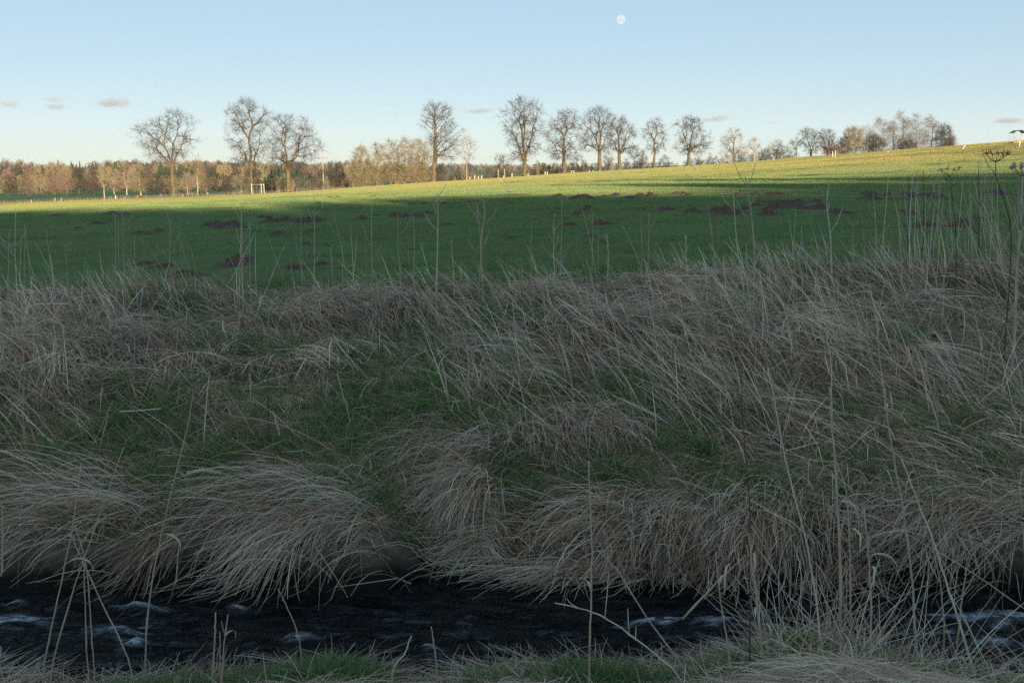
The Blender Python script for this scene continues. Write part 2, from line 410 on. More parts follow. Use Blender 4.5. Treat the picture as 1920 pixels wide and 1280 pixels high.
fm = math_n(nt, 'MULTIPLY', sepa.outputs[0], ramp(nt, noise(nt, 3.0, 5, 0.7, mp.outputs[0], 0.8), [(0.40, (0, 0, 0)), (0.56, (1, 1, 1))]))
nt.links.new(mixc(nt, fm, (0.006, 0.008, 0.010), (0.70, 0.76, 0.82)), b.inputs["Base Color"])
rr = N(nt, "ShaderNodeMapRange"); rr.inputs[3].default_value = 0.06; rr.inputs[4].default_value = 0.7; nt.links.new(fm, rr.inputs[0])
nt.links.new(rr.outputs[0], b.inputs["Roughness"]); b.inputs["IOR"].default_value = 1.33
bump(nt, b, fn, 1.0, 0.22)
water = link("stream", mesh_np("stream", np.stack([WX, WY, WZ], -1).reshape(-1, 3), [np.stack([wi, wi + 1, wi + len(wx) + 1, wi + len(wx)], -1)], np.stack([foam] * 3, -1).reshape(-1, 3), True), wm)
tag(water, kind="structure")

# ------------------------------------------------------------------ straw and grass blades
def norm(a): return a / (np.linalg.norm(a, axis=-1, keepdims=True) + 1e-9)
def ribbons(x, y, L, phi, el, droop, curl, width, col, nseg, off, z0=None, tip=0.35, floor=True, taper_base=1.0, rg=rng):
    """curved blades rooted on the ground: azimuth phi, elevation el, bending down by droop per step"""
    n = len(x); pos = np.stack([x, y, ground(x, y) if z0 is None else z0], -1)
    pts = [pos]; seg = L / nseg
    for i in range(nseg):
        d = np.stack([np.cos(el) * np.cos(phi), np.cos(el) * np.sin(phi), np.sin(el)], -1)
        pos = pos + d * seg[:, None]
        if floor:
            g = ground(pos[:, 0], pos[:, 1]); g = np.where(pos[:, 1] < 8, np.maximum(g, 0.0), g) + off
            lower = pos[:, 2] < g
            pos = pos.copy(); pos[:, 2] = np.where(lower, g, pos[:, 2])
            el = np.where(lower, np.maximum(el, -0.1), el)
        pts.append(pos)
        el = np.maximum(el - droop, -1.45); phi = phi + curl
    Pn = np.stack(pts, 1)                                   # n, k, 3
    D = np.gradient(Pn, axis=1); D = norm(D)
    ref = norm(rg.normal(0, 0.6, (n, 1, 3)) + np.array((0, -0.45, 1.0)))
    W = norm(np.cross(D, ref))
    k = nseg + 1
    tw = np.interp(np.linspace(0, 1, k), [0, 0.15, 0.7, 1], [taper_base, 1, 0.85, tip])
    W = W * (width[:, None, None] * 0.5) * tw[None, :, None]
    V = np.stack([Pn - W, Pn + W], 2).reshape(-1, 3)        # n, k, 2
    base = (np.arange(n) * k * 2)[:, None]; j = (np.arange(nseg) * 2)[None]
    Q = np.stack([base + j, base + j + 1, base + j + 3, base + j + 2], -1).reshape(-1, 4)
    C = np.repeat(col, k * 2, axis=0)
    return V, Q, C
class Blades:
    def __init__(s): s.V = []; s.Q = []; s.C = []; s.n = 0
    def add(s, r):
        V, Q, C = r; s.V.append(V); s.Q.append(Q + s.n); s.C.append(C); s.n += len(V)
    def build(s, name, mat, label, cat):
        o = link(name, mesh_np(name, np.concatenate(s.V), [np.concatenate(s.Q)], np.concatenate(s.C)), mat)
        return tag(o, label, cat, kind="stuff")
STRAW = np.array([(0.40, 0.345, 0.27), (0.33, 0.285, 0.235), (0.30, 0.235, 0.16), (0.22, 0.175, 0.125), (0.155, 0.12, 0.085), (0.46, 0.41, 0.335)])
def straw_col(n, x=None, y=None):
    if x is None: t = rng.random(n)
    else: t = np.clip(fbm(x * 1.1, y * 1.1, 91) * 1.6 - 0.3 + rng.normal(0, 0.25, n), 0, 0.999)
    k = np.array([5, 5, 0, 0, 1, 2, 3, 4])[np.clip((t * 8).astype(int), 0, 7)]
    c_ = STRAW[k] * np.array((1.84, 1.62, 1.50)) * rng.uniform(0.6, 1.22, (n, 1)) * rng.normal(1, 0.035, (n, 3))
    return np.minimum(c_, 0.78)
GREENS = np.array([(0.050, 0.120, 0.026), (0.070, 0.150, 0.032), (0.040, 0.092, 0.028), (0.105, 0.16, 0.045)])
def green_col(n): return GREENS[rng.integers(0, 4, n)] * np.array((2.0, 1.6, 2.1)) * rng.uniform(0.75, 1.2, (n, 1))
# green places on the bank: (u, v, radius in m)
GREEN = [(200, 800, .22), (262, 832, .20), (480, 715, .25), (700, 690, .28), (780, 770, .35), (780, 640, .25), (800, 570, .2), (700, 950, .35), (640, 925, .25), (730, 1000, .25), (760, 860, .3), (1200, 750, .2),
         (1150, 955, .22), (1690, 985, .2), (410, 885, .22), (40, 775, .22), (950, 650, .25), (1680, 860, .18), (330, 590, .2), (510, 548, .22), (260, 950, .2), (470, 850, .25), (640, 800, .2), (960, 905, .2), (1240, 860, .18), (1430, 960, .2), (850, 690, .25), (870, 600, .2), (600, 640, .18), (1360, 900, .18), (560, 1075, .1), (1830, 880, .15)]
gw = [(*ray_ground(u, v), r) for u, v, r in GREEN]
def green_mask(x, y):
    m = np.zeros_like(x)
    for a, bq, r in gw: m = np.maximum(m, np.exp(-((x - a) / (r * 1.4)) ** 2 - ((y - bq) / (r * 1.7)) ** 2))
    m = np.clip(m * sstep(.30, .68, fbm(x * 3.2, y * 3.2, 251)) * 1.25, 0, 1)
    return m
def bank_roots(n, y0, y1, dens=None):
    x = rng.uniform(-1, 1, n); y = rng.uniform(y0, y1, n)
    w = 0.60 * y + 0.5
    x = x * w
    keep = rng.random(n) < (w / (0.60 * y1 + 0.5))
    if dens is not None: keep &= rng.random(n) < dens(x, y)
    return x[keep], y[keep]
straw = Blades()
def clump(x, y, cell, seed):
    """random values shared by all straws that grow out of one clump"""
    jx = x / cell + 0.55 * (vnoise(x * 3 / cell, y * 3 / cell, seed + 1) - 0.5); jy = y / cell + 0.55 * (vnoise(x * 3 / cell, y * 3 / cell, seed + 2) - 0.5)
    xi, yi = np.floor(jx), np.floor(jy)
    return [h01(xi, yi, seed + q) for q in range(4)]
def flow(x, y):
    """direction the dead straw is combed to, in plan"""
    return -0.62 + 1.5 * (fbm(x * 0.5 + 3, y * 0.7, 101) - 0.5) + 0.9 * (fbm(x * 1.7, y * 1.9, 111) - 0.5)
zone = lambda x, y: np.exp(-((x + 0.6) / 1.7) ** 2 - ((y - 6.9) / 0.75) ** 2)      # trampled, mossy stretch of the bank
patchy = lambda x, y: sstep(0.30, 0.55, fbm(x * 1.3, y * 1.6, 131))
crest_f = lambda x, y: np.where(y > 9.2, sstep(10.3, 9.2, y + 1.6 * (fbm(x * 1.1, y * 0.5, 141) - 0.5)), 1)
# 1 the flattened mat, clump by clump
for n0, w0, w1, l0, l1, spr_, br in ((100000, .0030, .0060, .12, .50, .55, 0.92), (70000, .0034, .0075, .18, 0.70, .62, 1.30)):  # darker under pass and paler top pass paint in depth and highlights
    x, y = bank_roots(n0, 5.75, 10.2, lambda x, y: (1 - 0.72 * sstep(.15, .7, green_mask(x, y))) * (0.30 + 0.70 * patchy(x, y)) * crest_f(x, y) * (1 - 0.62 * zone(x, y))); n = len(x)
    c = clump(x, y, 0.20, 211); c2 = clump(x, y, 0.55, 221)
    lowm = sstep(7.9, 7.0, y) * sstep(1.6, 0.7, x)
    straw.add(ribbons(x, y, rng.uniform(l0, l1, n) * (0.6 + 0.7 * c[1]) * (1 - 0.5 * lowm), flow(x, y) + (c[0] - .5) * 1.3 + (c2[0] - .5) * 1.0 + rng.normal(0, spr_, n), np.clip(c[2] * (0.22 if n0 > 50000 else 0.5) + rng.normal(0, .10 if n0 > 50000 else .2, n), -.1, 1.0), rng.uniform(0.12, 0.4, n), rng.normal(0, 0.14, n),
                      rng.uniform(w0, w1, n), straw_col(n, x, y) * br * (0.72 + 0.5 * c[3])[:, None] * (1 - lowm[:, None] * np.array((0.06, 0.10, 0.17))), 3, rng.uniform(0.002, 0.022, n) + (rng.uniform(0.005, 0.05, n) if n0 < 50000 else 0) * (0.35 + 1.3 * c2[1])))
# 2 loose litter lying every way
x, y = bank_roots(70000, 5.65, 9.7, lambda x, y: 0.45 + 0.55 * sstep(8.2, 7.0, y)); n = len(x)
straw.add(ribbons(x, y, rng.uniform(0.08, 0.35, n), rng.uniform(0, 6.28, n), rng.uniform(0, 0.8, n), rng.uniform(0.1, 0.6, n), rng.normal(0, 0.3, n),
                  rng.uniform(0.003, 0.006, n), straw_col(n) * np.array((0.88, 0.80, 0.68)), 2, rng.uniform(0.003, 0.035, n)))
# 3 leaning stems, tips up and to the left
x, y = bank_roots(12500, 6.4, 9.9, lambda x, y: sstep(0.42, 0.62, fbm(x * 0.8 + 7, y * 0.9, 151)) * (1 - 0.7 * green_mask(x, y)) * (0.35 + 0.65 * sstep(-1, 2.5, x) + 0.4 * sstep(-1.0, -3, x))); n = len(x)
straw.add(ribbons(x, y, rng.uniform(0.22, 0.72, n) * (1 - 0.4 * sstep(8.2, 9.2, y)), 2.9 + rng.normal(0, 0.8, n), rng.normal(0.85, 0.3, n), rng.uniform(0.02, 0.16, n), rng.normal(0, 0.06, n),
                  rng.uniform(0.003, 0.008, n), straw_col(n) * 1.2, 4, np.full(n, 0.01)))
# 4 the fringe that hangs over the stream, swept to the lower left, clump by clump
x, y = bank_roots(62000, 5.56, 6.15, lambda x, y: 1 - 0.85 * np.exp(-((x + 0.47) / 0.17) ** 2)); n = len(x)
c = clump(x, y * 0.45, 0.16, 231); c2 = clump(x, y * 0.5, 0.27, 241)
keep = (y < 5.66 + 0.34 * c2[3]) & (rng.random(n) < (0.03 + 0.97 * sstep(.35, .8, c2[1])) * (0.25 + 0.75 * c[3]) * (1 - 0.8 * green_mask(x, y)))
x, y = x[keep], y[keep]; c = [q[keep] for q in c]; c2 = [q[keep] for q in c2]; n = len(x)
ph = -2.78 + 0.7 * np.exp(-((x - 1.35) / .45) ** 2) + (c[0] - .5) * 0.5 + (c2[0] - .5) * 1.3 + rng.normal(0, 0.42, n)
straw.add(ribbons(x, y, rng.uniform(0.20, 0.72, n) * (0.40 + 0.5 * c[1] + 0.4 * c2[2]) * (1 - 0.35 * np.exp(-((x - 0.55) / .5) ** 2)), ph, np.clip(c[2] * .35 - .2 + rng.normal(0, .15, n), -.4, .45), rng.uniform(0.04, 0.26, n), rng.normal(0, 0.06, n),
                  rng.uniform(0.003, 0.0065, n), straw_col(n, x, y) * (0.8 + 0.35 * c2[2])[:, None], 5, rng.uniform(0.01, 0.09, n)))
# 5 single tufts of sedge: (u, v of the crown of the tuft, azimuth of the lean, straws, length)
for u, v, ph0, k, Ls in ((905, 915, -2.1, 700, .55), (560, 940, -2.6, 420, .7), (1150, 985, -2.9, 500, .6), (1170, 975, -1.6, 250, .4), (1400, 970, -2.0, 250, .45), (1490, 995, -1.7, 250, .4), (1820, 985, -2.7, 450, .65), (200, 960, -3.0, 450, .7), (640, 985, -2.6, 200, .55),
                         (1330, 975, -2.3, 400, .5), (1560, 930, -1.8, 350, .5), (1050, 820, -1.3, 800, .5), (880, 850, -2.3, 500, .4), (640, 590, -0.9, 1000, .6), (560, 610, -0.8, 800, .6), (230, 640, -0.8, 800, .6), (980, 560, -0.9, 800, .6), (720, 600, -1.2, 1000, .6), (1150, 610, -0.8, 1000, .7), (40, 650, -0.6, 700, .6)):
    a, bq = ray_ground(u, v)
    x = a + rng.normal(0, 0.055 if u == 905 else 0.24, k); y = bq + rng.normal(0, 0.05 if u == 905 else 0.12, k)
    straw.add(ribbons(x, y, Ls * rng.uniform(0.55, 1.2, k), ph0 + rng.normal(0, 0.32, k), rng.uniform(0.1, 0.95, k), rng.uniform(0.15, 0.5, k), rng.normal(0, 0.05, k),
                      rng.uniform(0.003, 0.006, k), straw_col(k) * 1.05, 5, rng.uniform(0.01, 0.08, k)))
straw.build("dry_straw", M["straw"], "matted grey and beige dead straw covering the far bank of the stream", "straw")
# near bank
nstraw = Blades()
k = 20000
x = rng.uniform(-2.9, 2.9, k); y = n_edge(x) - np.abs(rng.normal(0, 0.33, k)) + 0.03
x = np.concatenate([x, rng.normal(1.6, .55, 5000), rng.uniform(-2.4, 2.4, 3000)]); y = np.concatenate([y, rng.uniform(3.35, 4.45, 5000), rng.uniform(3.35, 4.0, 3000)]); y = np.minimum(y, n_edge(x) + 0.03)
ok = (y > 3.3); x = x[ok]; y = y[ok]; k = len(x)
nstraw.add(ribbons(x, y, rng.uniform(0.08, 0.45, k), rng.choice([0.1, 3.0, 3.3, 2.7, 1.2], k) + rng.normal(0, 0.45, k), rng.uniform(-.1, 0.22, k), rng.uniform(0.1, 0.4, k), rng.normal(0, 0.12, k),
                   rng.uniform(0.0025, 0.005, k), straw_col(k, x, y) * 1.0, 4, rng.uniform(0.004, 0.05, k)))
k = 700
x = np.concatenate([rng.uniform(-2.6, 2.6, 200), rng.normal(1.55, 0.35, 500)]); y = n_edge(x) - np.abs(rng.normal(0.12, 0.2, k))
nstraw.add(ribbons(x, y, rng.uniform(0.06, 0.26, k) * (1 + 1.3 * (x > 1.2)), rng.uniform(0, 6.28, k), rng.uniform(0.4, 1.4, k), rng.uniform(0.02, 0.2, k), rng.normal(0, 0.1, k), rng.uniform(0.003, 0.0055, k), straw_col(k) * 1.1, 5, np.full(k, 0.01)))
nstraw.build("dry_straw", M["straw"], "tangled dead straw on the near bank at the bottom edge", "straw")
# green blades: far bank patches, near bank tufts
gb = Blades()
x, y = bank_roots(520000, 5.6, 10.3, lambda x, y: 0.19 * sstep(0.1, 0.8, green_mask(x, y)) + 0.040 + 0.035 * sstep(8.2, 7.0, y) + 0.05 * np.exp(-((x + 0.6) / 1.7) ** 2 - ((y - 6.9) / 0.8) ** 2) + 0.07 * sstep(9.2, 10.1, y)); n = len(x)
gb.add(ribbons(x, y, rng.uniform(0.08, 0.26, n), rng.uniform(0, 6.28, n), rng.uniform(0.5, 1.4, n), rng.uniform(0.2, 0.6, n), rng.normal(0, 0.1, n), rng.uniform(0.003, 0.006, n), green_col(n), 2, np.full(n, 0.005), tip=0.1))
tx_, ty_ = bank_roots(620, 5.75, 9.6, lambda x, y: 0.25 + 0.75 * sstep(0.02, 0.4, green_mask(x, y)) + 0.3 * (y < 7.2))
for a, bq in zip(tx_, ty_):
    k = int(rng.integers(25, 90)); rr_ = rng.uniform(.03, .11)
    x = a + rng.normal(0, rr_, k); y = bq + rng.normal(0, rr_, k)
    gb.add(ribbons(x, y, rng.uniform(0.10, 0.30, k), rng.uniform(0, 6.28, k), rng.uniform(0.7, 1.45, k), rng.uniform(0.15, 0.5, k), rng.normal(0, 0.1, k), rng.uniform(0.003, 0.006, k), green_col(k) * 1.15, 3, np.full(k, 0.005), tip=0.1))
gb.build("bank_grass", M["blade"], "fresh green grass tufts growing through the straw of the far bank", "grass")
gb = Blades()
for u, v, r, k in ((620, 1225, .15, 4200), (300, 1262, .13, 1600), (690, 1255, .10, 900), (1130, 1240, .16, 2600), (1760, 1205, .20, 3600), (1500, 1220, .16, 2200), (1350, 1250, .15, 900), (900, 1265, .1, 500), (450, 1262, .12, 700), (1660, 1250, .2, 1400)):
    a, bq = ray_ground(u, v); bq = min(bq, n_edge(np.array(a)) - 0.04)
    x = a + rng.normal(0, r, k); y = np.minimum(bq + rng.normal(0, r * 0.7, k), n_edge(x) + 0.02)
    gb.add(ribbons(x, y, rng.uniform(0.05, 0.19, k), rng.uniform(0, 6.28, k), rng.uniform(0.5, 1.45, k), rng.uniform(0.1, 0.45, k), rng.normal(0, 0.1, k), rng.uniform(0.003, 0.006, k), green_col(k), 3, np.full(k, 0.005), tip=0.1))
gb.build("near_bank_grass", M["blade"], "fresh green grass tufts on the near bank at the bottom edge", "grass")
# tall thin weeds standing on the crest of the far bank
cw = Blades()
k = 900
x = rng.uniform(-5.2, 5.4, k); y = rng.uniform(8.3, 10.0, k)
dens = 0.12 + 0.9 * sstep(3.2, 4.2, x) + 0.5 * sstep(0.5, 0.75, fbm(x * 1.6, y * 0.3, 181))
ok = rng.random(k) < dens; x = x[ok]; y = y[ok]; k = len(x)
cw.add(ribbons(x, y, rng.uniform(0.25, 0.85, k) + 0.35 * (x > 3.4), 2.6 + rng.normal(0, 0.9, k), rng.normal(1.35, 0.16, k), rng.uniform(-0.01, 0.04, k), rng.normal(0, 0.08, k), rng.uniform(0.003, 0.0055, k), straw_col(k) * 1.1, 5, np.full(k, 0.0)))
cw.build("dry_weed_stems", M["straw"], "thin dry weed stems standing along the crest of the far bank", "weeds")

# ------------------------------------------------------------------ instanced turf over the meadow
def gn_scatter(name, pts, rots, scl, idx, coll, tint=None):
    me = bpy.data.meshes.new(name); me.from_pydata([tuple(p) for p in pts], [], [])
    a = me.attributes.new("rot", 'FLOAT_VECTOR', 'POINT'); a.data.foreach_set("vector", np.asarray(rots, np.float32).ravel())
    a = me.attributes.new("scl", 'FLOAT_VECTOR', 'POINT'); a.data.foreach_set("vector", np.asarray(scl, np.float32).ravel())
    a = me.attributes.new("idx", 'INT', 'POINT'); a.data.foreach_set("value", np.asarray(idx, np.int32))
    if tint is not None:
        a = me.attributes.new("tint", 'FLOAT', 'POINT'); a.data.foreach_set("value", np.asarray(tint, np.float32))
    o = link(name, me)
    ng = bpy.data.node_groups.new(name, 'GeometryNodeTree')
    ng.interface.new_socket("Geometry", in_out='INPUT', socket_type='NodeSocketGeometry')
    ng.interface.new_socket("Geometry", in_out='OUTPUT', socket_type='NodeSocketGeometry')
    gi = ng.nodes.new("NodeGroupInput"); go = ng.nodes.new("NodeGroupOutput")
    ci = ng.nodes.new("GeometryNodeCollectionInfo"); ci.inputs[0].default_value = coll
    ci.inputs["Separate Children"].default_value = True; ci.inputs["Reset Children"].default_value = True
    ip = ng.nodes.new("GeometryNodeInstanceOnPoints"); ip.inputs["Pick Instance"].default_value = True
    def named(nm, dt):
        q = ng.nodes.new("GeometryNodeInputNamedAttribute"); q.data_type = dt; q.inputs[0].default_value = nm; return q.outputs[0]
    ng.links.new(gi.outputs[0], ip.inputs["Points"]); ng.links.new(ci.outputs[0], ip.inputs["Instance"])
    ng.links.new(named("idx", 'INT'), ip.inputs["Instance Index"])
    ng.links.new(named("rot", 'FLOAT_VECTOR'), ip.inputs["Rotation"]); ng.links.new(named("scl", 'FLOAT_VECTOR'), ip.inputs["Scale"])
    ng.links.new(ip.outputs[0], go.inputs[0])
    md = o.modifiers.new("scatter", 'NODES'); md.node_group = ng
    return o
def proto_coll(name, meshes):
    c = bpy.data.collections.new(name)
    for i, me in enumerate(meshes):
        c.objects.link(bpy.data.objects.new("%s_%02d" % (name, i), me))
    return c
tm, nt, b = new_mat("meadow_turf")
geo = N(nt, "ShaderNodeNewGeometry"); P = geo.outputs["Position"]
tint = N(nt, "ShaderNodeAttribute", attribute_name="tint", attribute_type='INSTANCER')
g1 = ramp(nt, noise(nt, 0.12, 5, 0.65, P), [(0.30, (0.14, 0.275, 0.115)), (0.52, (0.19, 0.315, 0.11)), (0.75, (0.27, 0.345, 0.115))])
g2 = mixc(nt, ramp(nt, noise(nt, 3.0, 3, 0.6, P), [(0.4, (0, 0, 0)), (0.75, (1, 1, 1))]), g1, (0.23, 0.21, 0.08))
mpt = N(nt, "ShaderNodeMapping"); nt.links.new(P, mpt.inputs[0]); mpt.inputs["Scale"].default_value = (0.7, 1.9, 1.0)
g2 = mixc(nt, ramp(nt, noise(nt, 1.0, 4, 0.65, mpt.outputs[0]), [(0.50, (0, 0, 0)), (0.68, (0.8, 0.8, 0.8))]), g2, (0.30, 0.28, 0.15))
g2 = mixc(nt, ramp(nt, noise(nt, 0.6, 4, 0.7, mpt.outputs[0]), [(0.32, (0.85, 0.85, 0.85)), (0.46, (0, 0, 0))]), g2, (0.085, 0.19, 0.07))
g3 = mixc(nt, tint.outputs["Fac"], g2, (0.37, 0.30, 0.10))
nt.links.new(g3, b.inputs["Base Color"]); b.inputs["Roughness"].default_value = 0.6; b.inputs["Specular IOR Level"].default_value = 0.15
t = N(nt, "ShaderNodeBsdfTranslucent"); nt.links.new(g3, t.inputs[0]); mx = N(nt, "ShaderNodeMixShader"); mx.inputs[0].default_value = 0.25
nt.links.new(b.outputs[0], mx.inputs[1]); nt.links.new(t.outputs[0], mx.inputs[2]); nt.links.new(mx.outputs[0], nt.nodes["Material Output"].inputs[0])
def turf_patch(name, size, n, h0, h1, w):
    x = rng.uniform(-size / 2, size / 2, n); y = rng.uniform(-size / 2, size / 2, n)
    h = rng.uniform(h0, h1, n) * (0.55 + 0.9 * vnoise(x / size * 5, y / size * 5, int(size * 100)))
    a = rng.uniform(0, 6.28, n); lx = rng.normal(0, 0.45, n) * h; ly = rng.normal(0, 0.45, n) * h
    wx_, wy_ = np.cos(a) * w / 2, np.sin(a) * w / 2
    z = np.full(n, -0.012 - size * 0.004)
    V = np.stack([np.stack([x - wx_, y - wy_, z], -1), np.stack([x + wx_, y + wy_, z], -1), np.stack([x + lx, y + ly, h], -1)], 1).reshape(-1, 3)
    me = mesh_np(name, V, [np.arange(3 * n).reshape(n, 3)]); me.materials.append(tm); return me
turf = []
for zi, (d0, d1, size, n, h0, h1, w) in enumerate(((9.6, 24, 0.42, 420, 0.015, 0.055, 0.005), (24, 62, 0.9, 520, 0.02, 0.06, 0.011), (62, 135, 2.0, 560, 0.03, 0.08, 0.024), (135, 300, 4.2, 620, 0.04, 0.12, 0.05))):
    coll = proto_coll("turf_%d" % zi, [turf_patch("turf", size, n, h0, h1, w) for _ in range(4)])
    st = size * 0.8
    yy = np.arange(d0, d1, st); pts = []
    for yv in yy:
        hw = 0.56 * yv + 1.5
        xs = np.arange(-hw, hw, st) + rng.uniform(0, st)
        pts.append(np.stack([xs + rng.uniform(-st * .3, st * .3, len(xs)), np.full(len(xs), yv) + rng.uniform(-st * .3, st * .3, len(xs))], -1))
    pts = np.concatenate(pts); px, py = pts[:, 0], pts[:, 1]
    keep = np.ones(len(px), bool)
    if d0 < 100: keep &= rng.random(len(px)) > 0.93 * sstep(0.3, 0.7, soil_mask(px, py))
    keep &= py < crest_d(px) + 15
    keep &= ~((px < -40) & (py > 235))
    if d0 < 10: keep &= rng.random(len(px)) < sstep(9.4, 10.6, py)
    px, py = px[keep], py[keep]; n = len(px)
    z = ground(px, py); e = size * 0.4
    sx = (ground(px + e, py) - ground(px - e, py)) / (2 * e); sy = (ground(px, py + e) - ground(px, py - e)) / (2 * e)
    rots = np.stack([np.arctan(sy), -np.arctan(sx), np.zeros(n)], -1)
    sc = np.stack([np.ones(n), np.ones(n), rng.uniform(0.6, 1.2, n) * (0.45 + 1.5 * sstep(.3, .75, fbm(px / size * .16, py / size * .16, 261)))], -1)
    tint_v = np.clip(0.50 * sstep(45, 140, py) + dry_strip(px, py) * rng.uniform(0.5, 1.0, n) + 0.25 * (rng.random(n) < 0.08), 0, 1)  # turf yellowed with distance, adding sunlit warmth to the colour; strips stay dry grass
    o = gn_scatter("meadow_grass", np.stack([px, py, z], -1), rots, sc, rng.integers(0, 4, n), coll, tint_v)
    tag(o, ["short green turf of the meadow just beyond the straw bank", "short green turf of the shaded middle meadow", "short turf of the meadow where the shadow meets the sun", "sunlit short turf of the far meadow"][zi], "grass", kind="stuff")

# ------------------------------------------------------------------ molehills
mole_mesh = []
for i in range(6):
    rs = np.random.default_rng(100 + i); k, r = 14, 6
    V = [(0, 0, 0.34)]
    for a in range(1, r + 1):
        for j in range(k):
            th = j / k * 6.283 + 0.2 * a; q = a / r * (1 + 0.22 * math.sin(th * 2 + i) + 0.1 * math.sin(th * 5 + 2 * i))
            V.append((q * math.cos(th), q * math.sin(th), 0.36 * (math.cos(min(a / r, 1) * math.pi) + 1) / 2 + rs.normal(0, 0.06) * (1 if a < r else 0) - (0.06 if a == r else 0)))
    T = [(0, 1 + j, 1 + (j + 1) % k) for j in range(k)]
    Q = [(1 + (a - 1) * k + j, 1 + a * k + j, 1 + a * k + (j + 1) % k, 1 + (a - 1) * k + (j + 1) % k) for a in range(1, r) for j in range(k)]
    me = mesh_np("molehill", V, [T, Q]); me.materials.append(M["soil"]); mole_mesh.append(me)
for i, (x, y, s, ci) in enumerate(mole_pts):
    o = link("molehill", mole_mesh[i % 6], None, None, (x, y, float(ground(x, y)) - 0.01))
    o.rotation_euler = (0, 0, random.uniform(0, 6.28)); o.scale = (s, s, s * random.uniform(0.7, 1.15))
    tag(o, "dark brown molehill " + MOLES[ci][6], "molehill", "molehills " + MOLES[ci][6])

# ------------------------------------------------------------------ trees
def thin_tubes(P, R, sides=3):
    """P (n,k,3), R (n,k) -> joined open tubes"""
    n, k, _ = P.shape
    D = norm(np.gradient(P, axis=1)); ref = np.where(np.abs(D[..., 2:3]) > 0.7, np.array((0.9, 0.4, 0.1)), np.array((0.1, 0.2, 1.0)))
    A = norm(np.cross(D, ref)); B = np.cross(D, A)
    th = np.arange(sides) / sides * 2 * math.pi
    V = P[:, :, None] + R[:, :, None, None] * (np.cos(th)[:, None] * A[:, :, None] + np.sin(th)[:, None] * B[:, :, None])
    base = (np.arange(n) * k * sides)[:, None, None]; i = (np.arange(k - 1) * sides)[None, :, None]; j = np.arange(sides)[None, None]; j2 = (j + 1) % sides
    Q = np.stack([base + i + j, base + i + j2, base + i + sides + j2, base + i + sides + j], -1).reshape(-1, 4)
    return V.reshape(-1, 3), Q
